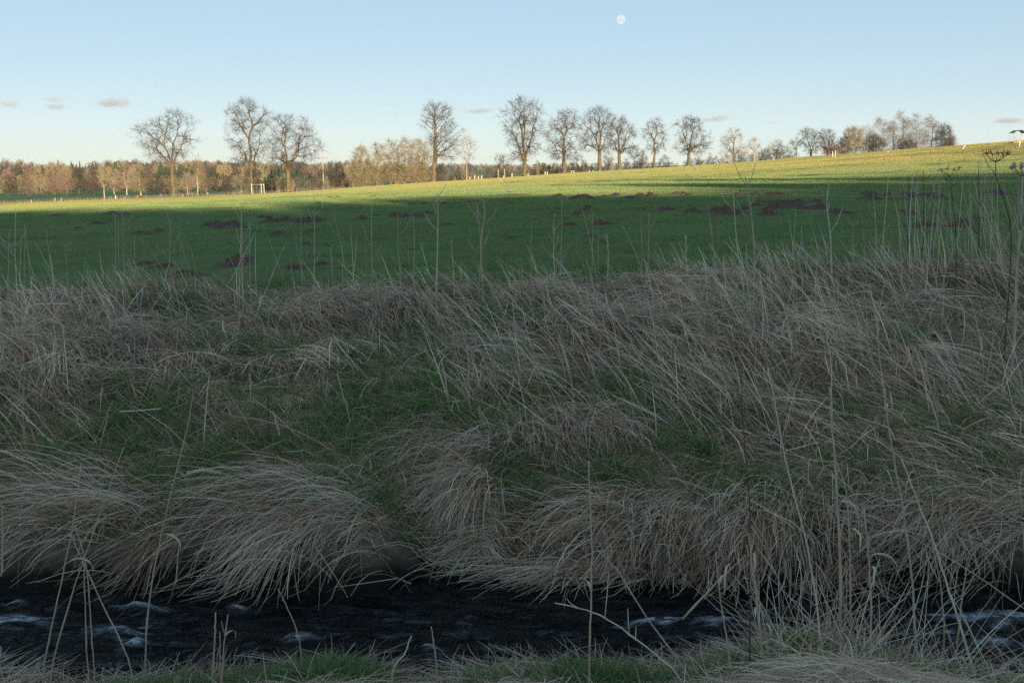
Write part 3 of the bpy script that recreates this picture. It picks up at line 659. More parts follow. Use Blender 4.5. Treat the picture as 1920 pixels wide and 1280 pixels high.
def tree_geo(outline, fork, ntips, trunk_r, stems=3, seed=0, twigs=4, twig_len=1.0, twig_w=0.035, leader=False, droop=0.0, lean=0.0, inner=0.42, depth=0.9, hang=0.0, rmin=0.022):
    """bare tree in local coordinates. outline: (z, x_left, x_right) from low to high"""
    rs = np.random.default_rng(seed); ntips = int(ntips * 0.84); twig_w *= 0.46; twigs = 4
    O = np.array(sorted(outline), float)
    z0, z1 = O[0, 0], O[-1, 0]
    # tips spread through the crown
    zz = rs.uniform(z0, z1, ntips * 8)
    xl = np.interp(zz, O[:, 0], O[:, 1]); xr = np.interp(zz, O[:, 0], O[:, 2])
    wmax = (O[:, 2] - O[:, 1]).max()
    keep = rs.random(len(zz)) < (0.15 + 0.85 * (xr - xl) / wmax)
    zz, xl, xr = zz[keep][:ntips], xl[keep][:ntips], xr[keep][:ntips]; n = len(zz)
    r = rs.random(n) ** inner; a = rs.uniform(0, 6.283, n); hw = (xr - xl) / 2
    hw = hw * (1.08 + 0.24 * np.sin(a * 3 + seed) * np.sin(zz / (z1 - z0) * 9 + seed) + 0.16 * np.sin(a * 5 + zz * 2.1))
    tips = np.stack([(xl + xr) / 2 + hw * r * np.cos(a), depth * hw * r * np.sin(a), zz], -1)
    nc = max(8, int(n / 16)); cen = tips[rs.choice(n, min(nc, n), replace=False)]
    near_c = np.argmin(((tips[:, None] - cen[None]) ** 2).sum(-1), 1)
    tips = tips + 0.30 * (cen[near_c] - tips)
    trunk = MB(); thinP = []; thinR = []; ends = []
    Nn = float(n)
    def rad(k): return max(trunk_r * (k / Nn) ** 0.50, rmin)
    cx = lean
    top = np.array((cx, 0, fork))
    if fork > 0.3:
        hs = np.array([-0.3, 0.0, 0.08, 0.25, 0.6, 1.0]); hs2 = hs * fork
        px_ = cx * np.clip(hs, 0, 1) + np.array([0, 0, 0.02, rs.normal(0, .06), rs.normal(0, .08), 0])
        P = np.stack([px_, np.zeros(6), hs2], -1)
        trunk.tube(P, trunk_r * np.array([1.6, 1.45, 1.18, 1.02, 0.95, 0.95]), 9)
    stack = []
    def kmeans(T, k):
        c = T[rs.choice(len(T), k, replace=False)]
        for _ in range(6):
            lab = np.argmin(((T[:, None] - c[None]) ** 2).sum(-1), 1)
            c = np.array([T[lab == i].mean(0) if (lab == i).any() else T[rs.integers(len(T))] for i in range(k)])
        return [T[lab == i] for i in range(k) if (lab == i).any()]
    if leader:
        zt = z1 - 0.04 * (z1 - fork); K = 13
        xc = np.interp(np.linspace(fork, zt, K), O[:, 0], (O[:, 1] + O[:, 2]) / 2)
        LP = np.stack([np.linspace(cx, 0, K) * 0.5 + cx * 0.5 + 0.35 * (xc - cx) * np.linspace(0, 1, K) + rs.normal(0, .10, K), rs.normal(0, .12, K), np.linspace(fork, zt, K)], -1)
        LP[0] = top
        trunk.tube(LP, trunk_r * np.linspace(0.95, 0.12, K), 7)
        lat = np.hypot(tips[:, 0] - cx, tips[:, 1])
        za = np.clip(tips[:, 2] - 0.75 * lat - 0.5, fork, zt - 0.3)
        node = np.clip(((za - fork) / (zt - fork) * (K - 1)).astype(int), 0, K - 2)
        for q in range(K - 1):
            T = tips[node == q]
            if len(T) == 0: continue
            for g in (kmeans(T, min(len(T), 3)) if len(T) > 6 else [T]):
                d = g.mean(0) - LP[q]; d[2] += 0.4 * np.linalg.norm(d[:2]); stack.append((LP[q], d / (np.linalg.norm(d) + 1e-6), g))
    else:
        for g in kmeans(tips, stems):
            d = g.mean(0) - top; d = d / (np.linalg.norm(d) + 1e-6) + np.array((0, 0, 0.9)); start = top.copy()
            if fork <= 0.3: start = top + np.array((rs.normal(0, .25), rs.normal(0, .25), -0.2 - fork))
            stack.append((start, d / np.linalg.norm(d), g))
    while stack:
        p, d, T = stack.pop(); k = len(T); c = T.mean(0)
        f = 1.0 if k == 1 else (0.40 + 0.12 * rs.random() if k > 12 else 0.5)
        q = p + (c - p) * f
        ln = np.linalg.norm(q - p) + 1e-6
        ctl = p + d * ln * 0.45 + rs.normal(0, 0.03, 3) * ln
        if k > 3: q = q + np.array((0, 0, 0.06 * ln))
        r0 = rad(k); r1 = rad(max(k * 0.6, 1)) if k > 1 else rmin * 0.6
        if r0 > 0.075:
            s = np.linspace(0, 1, 6)[:, None]
            P = (1 - s) ** 2 * p + 2 * s * (1 - s) * ctl + s * s * q
            P[1:-1] += rs.normal(0, 0.022, (4, 3)) * ln
            trunk.tube(P, np.linspace(r0, r1, 6), 6 if r0 > 0.16 else 5, cap=False)
        else:
            s = np.linspace(0, 1, 4)[:, None]
            P = (1 - s) ** 2 * p + 2 * s * (1 - s) * ctl + s * s * q
            P[1:-1] += rs.normal(0, 0.03, (2, 3)) * ln
            if droop: P[:, 2] -= droop * np.linspace(0, 1, 4) ** 2 * ln * 0.3
            thinP.append(P); thinR.append(np.linspace(r0, r1, 4))
        e = q - ctl; e = e / (np.linalg.norm(e) + 1e-6)
        if k == 1: ends.append((q, e)); continue
        if k == 2: gs = [T[:1], T[1:]]
        else:
            X = T - c; w, vv = np.linalg.eigh(X.T @ X + np.eye(3) * 1e-6)
            ax = vv[:, 2] + rs.normal(0, 0.25, 3); pr = X @ ax; lab = pr > rs.uniform(-0.25, 0.25) * pr.std()
            if lab.all() or not lab.any(): lab = pr > np.median(pr)
            if lab.all() or not lab.any(): lab = np.arange(k) % 2 == 0
            gs = [T[lab], T[~lab]]
        for g in gs:
            stack.append((q, e, g))
    thinP = np.array(thinP); thinR = np.array(thinR)
    V, Q = thin_tubes(thinP, thinR)
    # twigs: one tapering sliver each, at the tips and along the fine branches
    E = np.array([a for a, _ in ends]); ED = np.array([a for _, a in ends])
    sel = rs.integers(0, len(thinP), n * 2); sgi = rs.integers(1, 4, n * 2)
    S = thinP[sel, sgi]; SD = norm(thinP[sel, 3] - thinP[sel, 0])
    bp = np.concatenate([np.repeat(E, twigs, 0), S]); bd = np.concatenate([np.repeat(ED, twigs, 0), SD])
    m = len(bp)
    dirs = norm(bd + rs.normal(0, 0.36, (m, 3)) + np.array((0, 0, 0.12 - hang)))
    L = twig_len * rs.uniform(0.5, 1.5, m)
    wv = norm(np.cross(dirs, rs.normal(0, 1, (m, 3)))) * twig_w / 2
    mid = bp + dirs * L[:, None] * 0.55 + rs.normal(0, 0.06, (m, 3)) * L[:, None]
    tp = bp + dirs * L[:, None] + np.array((0, 0, -hang * 0.6)) * L[:, None]
    TV = np.stack([bp - wv, bp + wv, mid + wv * 0.8, mid - wv * 0.8, tp], 1).reshape(-1, 3)
    o = np.arange(m)[:, None] * 5
    TQ = o + np.array([[0, 1, 2, 3]]); TT = o + np.array([[3, 2, 4]])
    crown = mesh_np("crown", np.concatenate([V, TV]), [np.concatenate([Q, TQ + len(V)]), TT + len(V)])
    tr = trunk.mesh("trunk", True) if trunk.n else None
    return tr, crown
def plant_tree(name, u, d, outline_px, fork_v, ntips, trunk_r, label, cat="tree", group=None, mats=("bark", "twig"), vbase=None, **kw):
    """a tree standing at distance d under photo column u; its crown outline is given in photo pixels"""
    x = at(u, 330, d)[0]; gz = float(ground(x, d))
    ol = []
    for v, ul, ur in outline_px:
        a, b2 = at(ul, v, d), at(ur, v, d); ol.append((a[2] - gz, a[0] - x, b2[0] - x))
    fork = max(at(u, fork_v, d)[2] - gz, 0.0) if fork_v else 0.0
    t, c = tree_geo(ol, fork, ntips, trunk_r, **kw)
    root = empty(name, (x, d, gz)); tag(root, label, cat, group)
    if t: t.materials.append(M[mats[0]]); link("trunk", t, None, root)
    c.materials.append(M[mats[1]]); link("crown", c, None, root)
    return root
G_AV = "bare lime trees along the field edge"
plant_tree("lime_tree", 323, 250, [(206, 316, 346), (213, 300, 354), (222, 280, 359), (234, 258, 361), (250, 256, 354), (264, 263, 380), (276, 266, 362), (290, 273, 352), (304, 282, 346)], 312, 950, 0.50,
           "leftmost tall bare lime tree with wide spreading lopsided crown", group=G_AV, stems=4, seed=11, twig_len=1.5, twig_w=.05)
plant_tree("lime_tree", 472, 246, [(183, 449, 471), (190, 445, 485), (202, 428, 494), (216, 431, 506), (240, 425, 510), (260, 426, 507), (280, 434, 502), (296, 433, 496), (312, 433, 488)], 318, 1150, 0.52,
           "tallest bare tree at left, touching the round tree on its right", group=G_AV, stems=3, seed=12, twig_len=1.4, twig_w=.05, droop=0.5)
plant_tree("lime_tree", 540, 250, [(215, 522, 550), (221, 511, 574), (238, 507, 586), (258, 503, 598), (274, 503, 601), (290, 498, 600), (304, 492, 590), (316, 505, 585)], 318, 1300, 0.55,
           "broad round-crowned bare tree right of the tallest left one", group=G_AV, stems=5, seed=13, twig_len=1.3, twig_w=.05, droop=0.8)
plant_tree("lime_tree", 812, 262, [(190, 808, 828), (197, 798, 838), (208, 790, 848), (222, 794, 852), (238, 792, 864), (252, 792, 866), (270, 799, 862), (288, 806, 860), (300, 812, 856)], 298, 850, 0.60,
           "gnarled open-crowned bare tree rising at the right end of the yellowish hedge", group=G_AV, leader=True, seed=14, twig_len=1.3, twig_w=.055, lean=0.6)
plant_tree("lime_tree", 983, 262, [(181, 970, 992), (186, 958, 1004), (198, 948, 1014), (214, 940, 1020), (234, 942, 1020), (254, 948, 1019), (274, 948, 1016), (292, 953, 1006), (304, 962, 998)], 306, 1300, 0.62,
           "tall oval bare tree with several upright stems, in the middle of the picture", group=G_AV, stems=5, seed=15, twig_len=1.3, twig_w=.05, droop=0.8, inner=0.5)
plant_tree("lime_tree", 1057, 268, [(205, 1048, 1068), (211, 1037, 1078), (222, 1030, 1088), (240, 1022, 1092), (258, 1018, 1092), (276, 1019, 1091), (290, 1024, 1082), (300, 1032, 1078)], 297, 1000, 0.50,
           "twin-stemmed bare tree just right of the tall oval one", group=G_AV, stems=3, seed=16, twig_len=1.3, twig_w=.05, droop=0.9)
plant_tree("lime_tree", 1124, 272, [(197, 1117, 1134), (203, 1106, 1142), (212, 1092, 1149), (228, 1089, 1155), (250, 1091, 1152), (272, 1086, 1150), (286, 1090, 1142)], 288, 950, 0.50,
           "third bare tree of the close group, tall with a broken upper outline", group=G_AV, stems=4, seed=17, twig_len=1.2, twig_w=.05, droop=0.6)
plant_tree("lime_tree", 1160, 275, [(218, 1152, 1174), (226, 1144, 1182), (238, 1138, 1188), (252, 1135, 1195), (266, 1137, 1196), (280, 1144, 1186), (288, 1150, 1176)], 292, 800, 0.46,
           "lower bare tree leaning against its taller left neighbour", group=G_AV, stems=4, seed=18, twig_len=1.1, twig_w=.05)
plant_tree("lime_tree", 1226, 280, [(222, 1219, 1240), (232, 1210, 1244), (244, 1204, 1248), (256, 1208, 1254), (268, 1208, 1255), (280, 1212, 1246), (290, 1216, 1240)], 296, 480, 0.36,
           "slender bare tree with two thin pale stems and sparse crown", group=G_AV, stems=2, seed=19, twig_len=1.1, twig_w=.05)
plant_tree("lime_tree", 1290, 285, [(218, 1282, 1304), (223, 1272, 1312), (234, 1265, 1320), (248, 1268, 1328), (262, 1270, 1333), (274, 1267, 1336), (284, 1267, 1328), (292, 1275, 1318)], 288, 1100, 0.45,
           "dense dome-shaped bare tree standing alone right of the slender one", group=G_AV, stems=4, seed=20, twig_len=1.0, twig_w=.05, inner=0.5)
plant_tree("lime_tree", 1375, 285, [(240, 1369, 1385), (248, 1359, 1392), (260, 1353, 1394), (272, 1349, 1399), (284, 1347, 1401), (293, 1352, 1395)], 292, 480, 0.32,
           "medium bare tree with drooping lower branches, left of the small fan-shaped trees", group=G_AV, stems=3, seed=21, twig_len=1.0, twig_w=.05, droop=0.9, mats=("bark", "twig_pale"))
G_SM = "small young trees on the skyline"
for u, d, vt, w, nt_, lab, mt in ((1413, 285, 258, 26, 170, "small fan-shaped pale tree, right of the medium drooping one", "twig_pale"), (1455, 280, 261, 36, 190, "low broad fan-shaped pale tree on the skyline", "twig_pale"),
                                  (1491, 275, 257, 27, 150, "thin pale young tree between the fan-shaped tree and the round pair", "twig_pale"), (875, 268, 253, 43, 300, "young vase-shaped pale tree right of the gnarled tree", "twig_pale"),
                                  (934, 266, 289, 24, 90, "smaller of the two little trees left of the tall oval tree", "twig"), (946, 268, 287, 28, 100, "larger of the two little trees left of the tall oval tree", "twig"),
                                  (369, 246, 288, 22, 60, "thin young tree right of the leftmost lime tree", "twig_yellow"), (193, 240, 322, 20, 60, "thin sapling by the track at left", "twig_pale")):
    vb = 640 - F * math.tan(PITCH + math.atan2(float(ground(at(u, 330, d)[0], d)) - ZE, d)); h = vb - vt
    plant_tree("young_tree", u, d, [(vt, u - w * .16, u + w * .16), (vt + h * .15, u - w * .42, u + w * .42), (vt + h * .32, u - w * .5, u + w * .5), (vt + h * .5, u - w * .36, u + w * .36), (vt + h * .62, u - w * .1, u + w * .1)], vb - h * 0.36, nt_, 0.13,
               lab, group=G_SM, stems=4, seed=int(u), twig_len=0.9, twig_w=.04, mats=("bark_pale", mt))
plant_tree("oak_tree", 1519, 272, [(240, 1510, 1530), (246, 1500, 1536), (256, 1498, 1540), (268, 1502, 1542), (280, 1506, 1538), (288, 1512, 1532)], 286, 480, 0.28, "left one of the pair of round skyline trees", group="pair of round skyline trees", stems=4, seed=31, twig_len=0.9, twig_w=.05)
plant_tree("oak_tree", 1549, 270, [(243, 1541, 1558), (250, 1536, 1564), (260, 1534, 1570), (272, 1537, 1568), (284, 1542, 1562)], 289, 460, 0.30, "right one of the pair of round skyline trees", group="pair of round skyline trees", stems=5, seed=32, twig_len=0.9, twig_w=.05)
# birches on the skyline
for u, vt, w, nt_, lab in ((1627, 232, 44, 340, "leftmost of the skyline birch clump, low and dark"), (1652, 216, 36, 380, "birch at the left shoulder of the clump"), (1690, 205, 42, 480, "tallest birch in the middle of the clump"), (1716, 211, 34, 380, "birch just right of the tallest one in the clump"),
                           (1744, 211, 40, 420, "birch with white stem near the right end of the clump"), (1672, 226, 34, 260, "short birch between the left shoulder and the tallest birch")):
    d = 255 + (u % 7); x_ = at(u, 330, d)[0]
    vb = 640 - F * math.tan(PITCH + math.atan2(float(ground(x_, d)) - ZE, d)); h = vb - vt
    plant_tree("birch_tree", u, d, [(vt, u - w * .12, u + w * .12), (vt + h * .2, u - w * .36, u + w * .36), (vt + h * .45, u - w * .5, u + w * .5), (vt + h * .7, u - w * .48, u + w * .48), (vt + h * .86, u - w * .3, u + w * .3)], vb - h * .2, nt_, 0.17,
               lab, group="birches on the skyline", leader=True, seed=int(u), twig_len=1.5, twig_w=.045, hang=0.7, droop=1.0, mats=("birch_bark", "twig_birch"))
# hedge and skyline shrubs, each its own thing
def shrub(u, d, vt, w, nt_, lab, mt, seed, grp, name="shrub", stems=6, sink=0.0):
    x_ = at(u, 330, d)[0]; vb = 640 - F * math.tan(PITCH + math.atan2(float(ground(x_, d)) - ZE, d)); h = vb - vt
    return plant_tree(name, u, d, [(vt, u - w * .2, u + w * .2), (vt + h * .15, u - w * .42, u + w * .42), (vt + h * .4, u - w * .5, u + w * .5), (vt + h * .7, u - w * .46, u + w * .46), (vt + h * .95, u - w * .3, u + w * .3)], None, int(nt_ * 1.6), 0.14,
                      lab, "shrub", grp, stems=stems, seed=seed, twig_len=1.1, twig_w=.075, mats=("bark", mt), inner=0.6)
HG = "yellowish hedge shrubs beside the gnarled tree"
for i, (u, vt, w, k, lab) in enumerate(((678, 273, 50, 420, "leftmost rounded shrub of the yellowish hedge"), (706, 270, 40, 300, "second shrub from the left in the yellowish hedge"), (732, 263, 44, 340, "third shrub from the left in the yellowish hedge"), (757, 258, 42, 380, "tallest shrub of the yellowish hedge"),
                                        (780, 260, 40, 340, "hedge shrub just left of the gnarled tree"), (796, 268, 34, 260, "hedge shrub pressed against the gnarled trunk"), (662, 300, 24, 130, "low shrub at the left foot of the yellowish hedge"))):
    shrub(u, 258 + i % 3, vt, w, k, lab, "twig_yellow", 50 + i, HG)
SG = "dark shrubs by the birch clump"
for i, (u, vt, w, k, lab, mt) in enumerate(((1600, 240, 46, 420, "rounded olive shrub at the left of the birch clump", "twig_yellow"), (1583, 258, 26, 160, "low dark shrub left of the rounded olive one", "twig"), (1770, 234, 36, 380, "dark dense shrub at the right end of the birches", "twig"), (1784, 258, 22, 200, "low dark shrub rightmost on the skyline", "twig_red"),
                                            (1640, 256, 40, 240, "low dark shrub at the foot of the left birches", "twig"), (1700, 262, 50, 240, "low dark shrub at the foot of the middle birches", "twig"), (1560, 274, 40, 170, "low bramble right of the round pair", "twig_red"))):
    shrub(u, 252 + i % 4, vt, w, k, lab, mt, 70 + i, SG)
# rows of scrub behind the avenue and in the valley: a few kinds, copied one by one
def kind(outl, fork, k, r, m, seed, **kw):
    t, c = tree_geo(outl, fork, k, r, seed=seed, rmin=0.03, **kw)
    if t: t.materials.append(M[m[0]])
    c.materials.append(M[m[1]]); return t, c
ov = lambda h, w, f=0.25: [(h * f, -w * .3, w * .3), (h * (f + .2), -w * .5, w * .5), (h * .75, -w * .46, w * .46), (h * .92, -w * .28, w * .28), (h, -w * .1, w * .1)]
KINDS = {"red": [kind(ov(10, 8.5, .02), 0, 340, .18, ("bark", "twig_red"), 201, stems=6, twig_len=1.3, twig_w=.09), kind(ov(10, 7.5, .12), 1.2, 300, .22, ("bark", "twig_red"), 202, stems=4, twig_len=1.3, twig_w=.09)],
         "yellow": [kind(ov(10, 8, .1), 1.5, 340, .25, ("bark_pale", "twig_yellow"), 203, stems=4, twig_len=1.3, twig_w=.09), kind(ov(10, 9.5, .02), 0, 360, .2, ("bark_pale", "twig_yellow"), 204, stems=6, twig_len=1.2, twig_w=.09)],
         "brown": [kind(ov(10, 7, .22), 2.2, 320, .22, ("bark", "twig"), 205, stems=4, twig_len=1.1, twig_w=.08), kind(ov(10, 9, .04), 0, 330, .2, ("bark", "twig"), 206, stems=6, twig_len=1.2, twig_w=.09)],
         "pale": [kind(ov(10, 5.5, .2), 2.0, 240, .17, ("bark_pale", "twig_pale"), 207, leader=True, twig_len=1.1, twig_w=.08), kind(ov(10, 7, .15), 2.0, 260, .2, ("bark_pale", "twig_pale"), 208, stems=3, twig_len=1.1, twig_w=.08)]}
def put(kindname, u, d, vt, label, group, name="bare_tree", cat="tree", i=0):
    x_ = at(u, 330, d)[0]; gz = float(ground(x_, d)); h = max(at(u, vt, d)[2] - gz, 1.5)
    t, c = KINDS[kindname][i % 2]; s = h / 10.4
    root = empty(name, (x_, d, gz), random.uniform(0, 6.28)); root.scale = (s * random.uniform(.9, 1.2), s * random.uniform(.9, 1.2), s); tag(root, label, cat, group)
    if t: link("trunk", t, None, root)
    link("crown", c, None, root); return root
BELT = [(12, 338, "brown", "dark small tree at the left picture edge"), (33, 336, "brown", "second dark small tree from the left picture edge"), (50, 330, "red", "slim tree left of the orange bush"), (76, 326, "yellow", "round orange bush at left"), (100, 322, "red", "reddish tree behind the orange bush"), (122, 326, "red", "dark reddish thicket left of the thin-trunked tree"),
        (146, 312, "brown", "thin-trunked bare tree standing before the valley wood"), (174, 330, "brown", "small tree with thick dark trunk"), (212, 316, "yellow", "yellow willow left of the palest willow"), (236, 302, "pale", "tall palest willow in the valley"), (262, 310, "yellow", "yellow willow right of the palest willow"), (290, 324, "brown", "brown bush left of the leftmost lime tree"),
        (312, 328, "red", "bush behind the leftmost lime trunk"), (350, 322, "pale", "white-stemmed birch right of the leftmost lime"), (385, 328, "yellow", "bush right of the white-stemmed birch"), (412, 326, "brown", "brown tree left of the tallest left lime"), (442, 328, "pale", "pale tree just left of the tallest left lime"), (456, 334, "yellow", "bush at the tallest left lime's foot")]
for i, (u, vt, k_, lab) in enumerate(BELT): put(k_, u, 330 + (i * 37 % 60), vt, lab, "valley trees behind the track", i=i)
ks = ["red", "yellow", "brown", "pale", "brown", "yellow", "red"]
for i in range(28):
    u = -20 + i * 18 + random.uniform(-5, 5)
    put(ks[i % 7], u, random.uniform(420, 560), random.uniform(310, 334) if u < 300 else random.uniform(320, 338), "bare valley tree in the mixed wood beyond the willows", "valley wood beyond the willows", i=i)
for i in range(24):
    u = 485 + i * 8 + random.uniform(-4, 4)
    put(ks[(i * 3) % 7], u, random.uniform(275, 330), random.uniform(328, 346), "low scrub between the round lime tree and the hedge", "low scrub left of the hedge", "shrub", "shrub", i)
put("red", 855 // 1 - 0, 300, 322, "reddish bush behind the gnarled tree", None, "shrub", "shrub"); put("pale", 850 - 640 + 643, 285, 330, "white-stemmed bush right of the gnarled trunk", None, "shrub", "shrub")
put("pale", 613, 268, 332, "white-branched bush beside the utility pole", None, "shrub", "shrub"); put("brown", 626, 275, 300, "bare dark tree right of the utility pole", None, i=0)
for i in range(12):
    put(ks[(i * 2) % 7], 835 + i * 12 + random.uniform(-4, 4), random.uniform(300, 360), random.uniform(320, 329), "low brown scrub in the gap left of the tall oval tree", "low scrub in the central gap", "shrub", "shrub", i)
for i in range(44):
    u = 1000 + i * 11.2 + random.uniform(-5, 5)
    put(["brown", "red", "yellow", "brown", "red"][i % 5], u, random.uniform(296, 335), np.interp(u, [1000, 1150, 1300, 1400, 1500], [319, 315, 300, 286, 276]) + random.uniform(-7, 7), "low brown scrub behind the avenue trees", "brown scrub behind the avenue", "shrub", "shrub", i)
for i, (u, vt) in enumerate(((1008, 300), (1085, 290), (1140, 282), (1190, 274), (1205, 280), (1245, 290), (1330, 285), (1020, 305), (1310, 292))):
    put(["pale", "brown"][i % 2], u, 300 + i * 4, vt, ["thin pale tree right of the tall oval tree's foot", "thin tree behind the twin-stemmed lime", "tree behind the lower leaning lime", "brown tree behind the gap before the slender lime", "brown tree just left of the slender lime",
        "brown tree just right of the slender lime", "brown tree at the right foot of the dome-shaped lime", "thin post-like tree behind the twin-stemmed lime", "tree behind the dome-shaped lime"][i], "trees behind the avenue", i=i)
# conifers
def spruce_mesh(seed, tiers=9, k=11):
    rs = np.random.default_rng(seed); V = []; T = []
    for t in range(tiers):
        f = t / tiers; z = 1.0 + 9 * f; r = 2.3 * (1 - f) ** 0.85 + 0.12
        for j in range(k):
            a = (j + rs.uniform(-.35, .35)) / k * 6.283; rr = r * rs.uniform(.65, 1.12); o = len(V); da = 0.36
            V += [(0.05 * math.cos(a), 0.05 * math.sin(a), z + 1.1), (rr * .75 * math.cos(a - da), rr * .75 * math.sin(a - da), z + rs.uniform(-.1, .3)), (rr * math.cos(a), rr * math.sin(a), z - rs.uniform(.1, .6)), (rr * .75 * math.cos(a + da), rr * .75 * math.sin(a + da), z + rs.uniform(-.1, .3))]
            T += [(o, o + 1, o + 2), (o, o + 2, o + 3)]
    me = mesh_np("crown", V, [T]); me.materials.append(M["needle"]); return me
SPR = [spruce_mesh(i) for i in range(4)]
tb = MB(); tb.tube([(0, 0, -0.4), (0, 0, 3), (0, 0, 10)], np.array([.22, .18, .02]), 6); spr_trunk = tb.mesh("trunk"); spr_trunk.materials.append(M["bark"])
for i in range(22):
    u = [1004, 1012, 1020, 1028, 1036, 1044, 1066, 1075, 1084, 1092, 1098, 1104, 1110, 1012, 1030, 1090, 1100, 496, 504, 512, 520, 530][i]; d = 380 + (i * 29) % 40; vt = random.uniform(302, 309) if u > 800 else random.uniform(322, 330)
    x_ = at(u, 330, d)[0]; gz = float(ground(x_, d)); s = max((at(u, vt, d)[2] - gz) / 10.6, .25)
    r = empty("spruce_tree", (x_, d, gz), random.uniform(0, 6)); r.scale = (s * 1.1, s * 1.1, s)
    tag(r, "dark spruce in the small conifer stand behind the avenue" if u > 800 else "dark spruce in the valley conifer row between the two left limes", "tree", "conifer stand behind the avenue" if u > 800 else "conifer row in the valley")
    link("trunk", spr_trunk, None, r); link("crown", SPR[i % 4], None, r)
# far woods on the hills, one mass each
def puff(seed, mat, trunkm=None):
    rs = np.random.default_rng(seed); m = 220
    c = rs.normal(0, 1, (m, 3)); c /= np.linalg.norm(c, axis=1, keepdims=True); c *= rs.random((m, 1)) ** 0.4 * np.array((3.3, 3.3, 4.2)); c[:, 2] += 6.0
    d = norm(rs.normal(0, 0.6, (m, 3)) + np.array((0, 0, 0.8))) * rs.uniform(.8, 2.0, (m, 1)); w = norm(np.cross(d, rs.normal(0, 1, (m, 3)))) * rs.uniform(.10, .28, (m, 1))
    V = np.stack([c - w, c + w, c + d], 1).reshape(-1, 3)
    tt = np.array([(-.15, 0, -1), (.15, 0, -1), (.08, 0, 7), (-.08, 0, 7), (0, -.15, -1), (0, .15, -1), (0, .08, 7), (0, -.08, 7)])
    me = mesh_np("puff", np.concatenate([V, tt]), [np.arange(3 * m).reshape(-1, 3), np.array([(0, 1, 2, 3), (4, 5, 6, 7)]) + 3 * m]); me.materials.append(M[mat]); return me
wood_c = proto_coll("hill_wood_kinds", [puff(1, "twig_red"), puff(2, "twig"), puff(3, "twig_yellow"), puff(4, "twig"), SPR[0], SPR[1]])
def wood(name, n, xr, yr, h, mask, conif, label):
    x = rng.uniform(*xr, n); y = rng.uniform(*yr, n); ok = mask(x, y) & (np.abs(x) < 0.62 * y); x, y = x[ok], y[ok]; n = len(x)
    s = rng.uniform(.75, 1.25, n) * h / 10
    idx = np.where(rng.random(n) < conif * (0.3 + 1.4 * (fbm(x / 90, y / 90, 301) > 0.5)), rng.integers(4, 6, n), rng.integers(0, 4, n))
    o = gn_scatter(name, np.stack([x, y, ground(x, y)], -1), np.stack([np.zeros(n), np.zeros(n), rng.uniform(0, 6.28, n)], -1), np.stack([s, s, s * rng.uniform(.9, 1.2, n)], -1), idx, wood_c)
    return tag(o, label, "forest", kind="stuff")
wood("far_forest", 5200, (-1250, -60), (1000, 1750), 14, lambda x, y: (fbm(x / 200, y / 200, 311) > 0.50), 0.40, "brown and dark green forest on the near hill at left")
wood("far_forest", 5000, (-1900, 1800), (2500, 5200), 17, lambda x, y: (fbm(x / 500, y / 500, 321) > 0.47), 0.30, "hazy brown forest on the farthest hills")
wood("valley_scrub", 500, (-330, 40), (500, 700), 6, lambda x, y: (fbm(x / 60, y / 60, 331) > 0.42), 0.12, "bare scrub filling the valley bottom behind the wood")
# the spruce wood behind the viewer whose shadow lies over the meadow
Lx, Ly = math.sin(SUN_AZ), math.cos(SUN_AZ)
n = 1100
pp = rng.uniform(-45, 95, n); tt = -rng.uniform(150, 185, n)
wxp = Lx * tt + Ly * pp; wyp = Ly * tt - Lx * pp
EDGE = [(-60, 391), (0, 391), (100, 392), (200, 391), (300, 388), (400, 383), (500, 379), (600, 374), (700, 370), (800, 367), (880, 366), (905, 350), (930, 343), (955, 348), (980, 365), (1012, 365), (1032, 348), (1060, 342), (1085, 348), (1105, 362), (1140, 360), (1170, 350), (1230, 343), (1290, 339), (1340, 343), (1400, 336), (1450, 340), (1500, 344), (1560, 336), (1620, 341), (1700, 337), (1800, 336), (1900, 339), (1990, 339)]
ep = []
for u, v in EDGE:
    ex, ey = ray_ground(u, v); ep.append((ex * Ly - ey * Lx, ex * Lx + ey * Ly, float(ground(ex, ey))))
ep = np.array(sorted(ep)); te = math.tan(SUN_EL)
hh = np.interp(pp, ep[:, 0], ep[:, 2]) + (np.interp(pp, ep[:, 0], ep[:, 1]) - tt) * te - ground(wxp, wyp)
hh = np.clip(hh * rng.uniform(.86, 1.0, n), 6, 34)
for q, (u, v) in enumerate(((1745, 309), (1790, 310), (1840, 311))):
    ex, ey = ray_ground(u, v); pp[q] = ex * Ly - ey * Lx + 1.5 * q; tt[q] = -165 + 3 * q; wxp[q] = Lx * tt[q] + Ly * pp[q]; wyp[q] = Ly * tt[q] - Lx * pp[q]
    hh[q] = float(ground(ex, ey)) + (ex * Lx + ey * Ly - tt[q]) * te - float(ground(wxp[q], wyp[q]))
s = hh / 10.2
shade = gn_scatter("spruce_wood", np.stack([wxp, wyp, ground(wxp, wyp)], -1), np.stack([np.zeros(n), np.zeros(n), rng.uniform(0, 6.28, n)], -1), np.stack([1.5 + s * 0, 1.5 + s * 0, s], -1), rng.integers(4, 6, n), wood_c)
tag(shade, "dense dark spruce wood behind the viewer", "forest", kind="stuff")

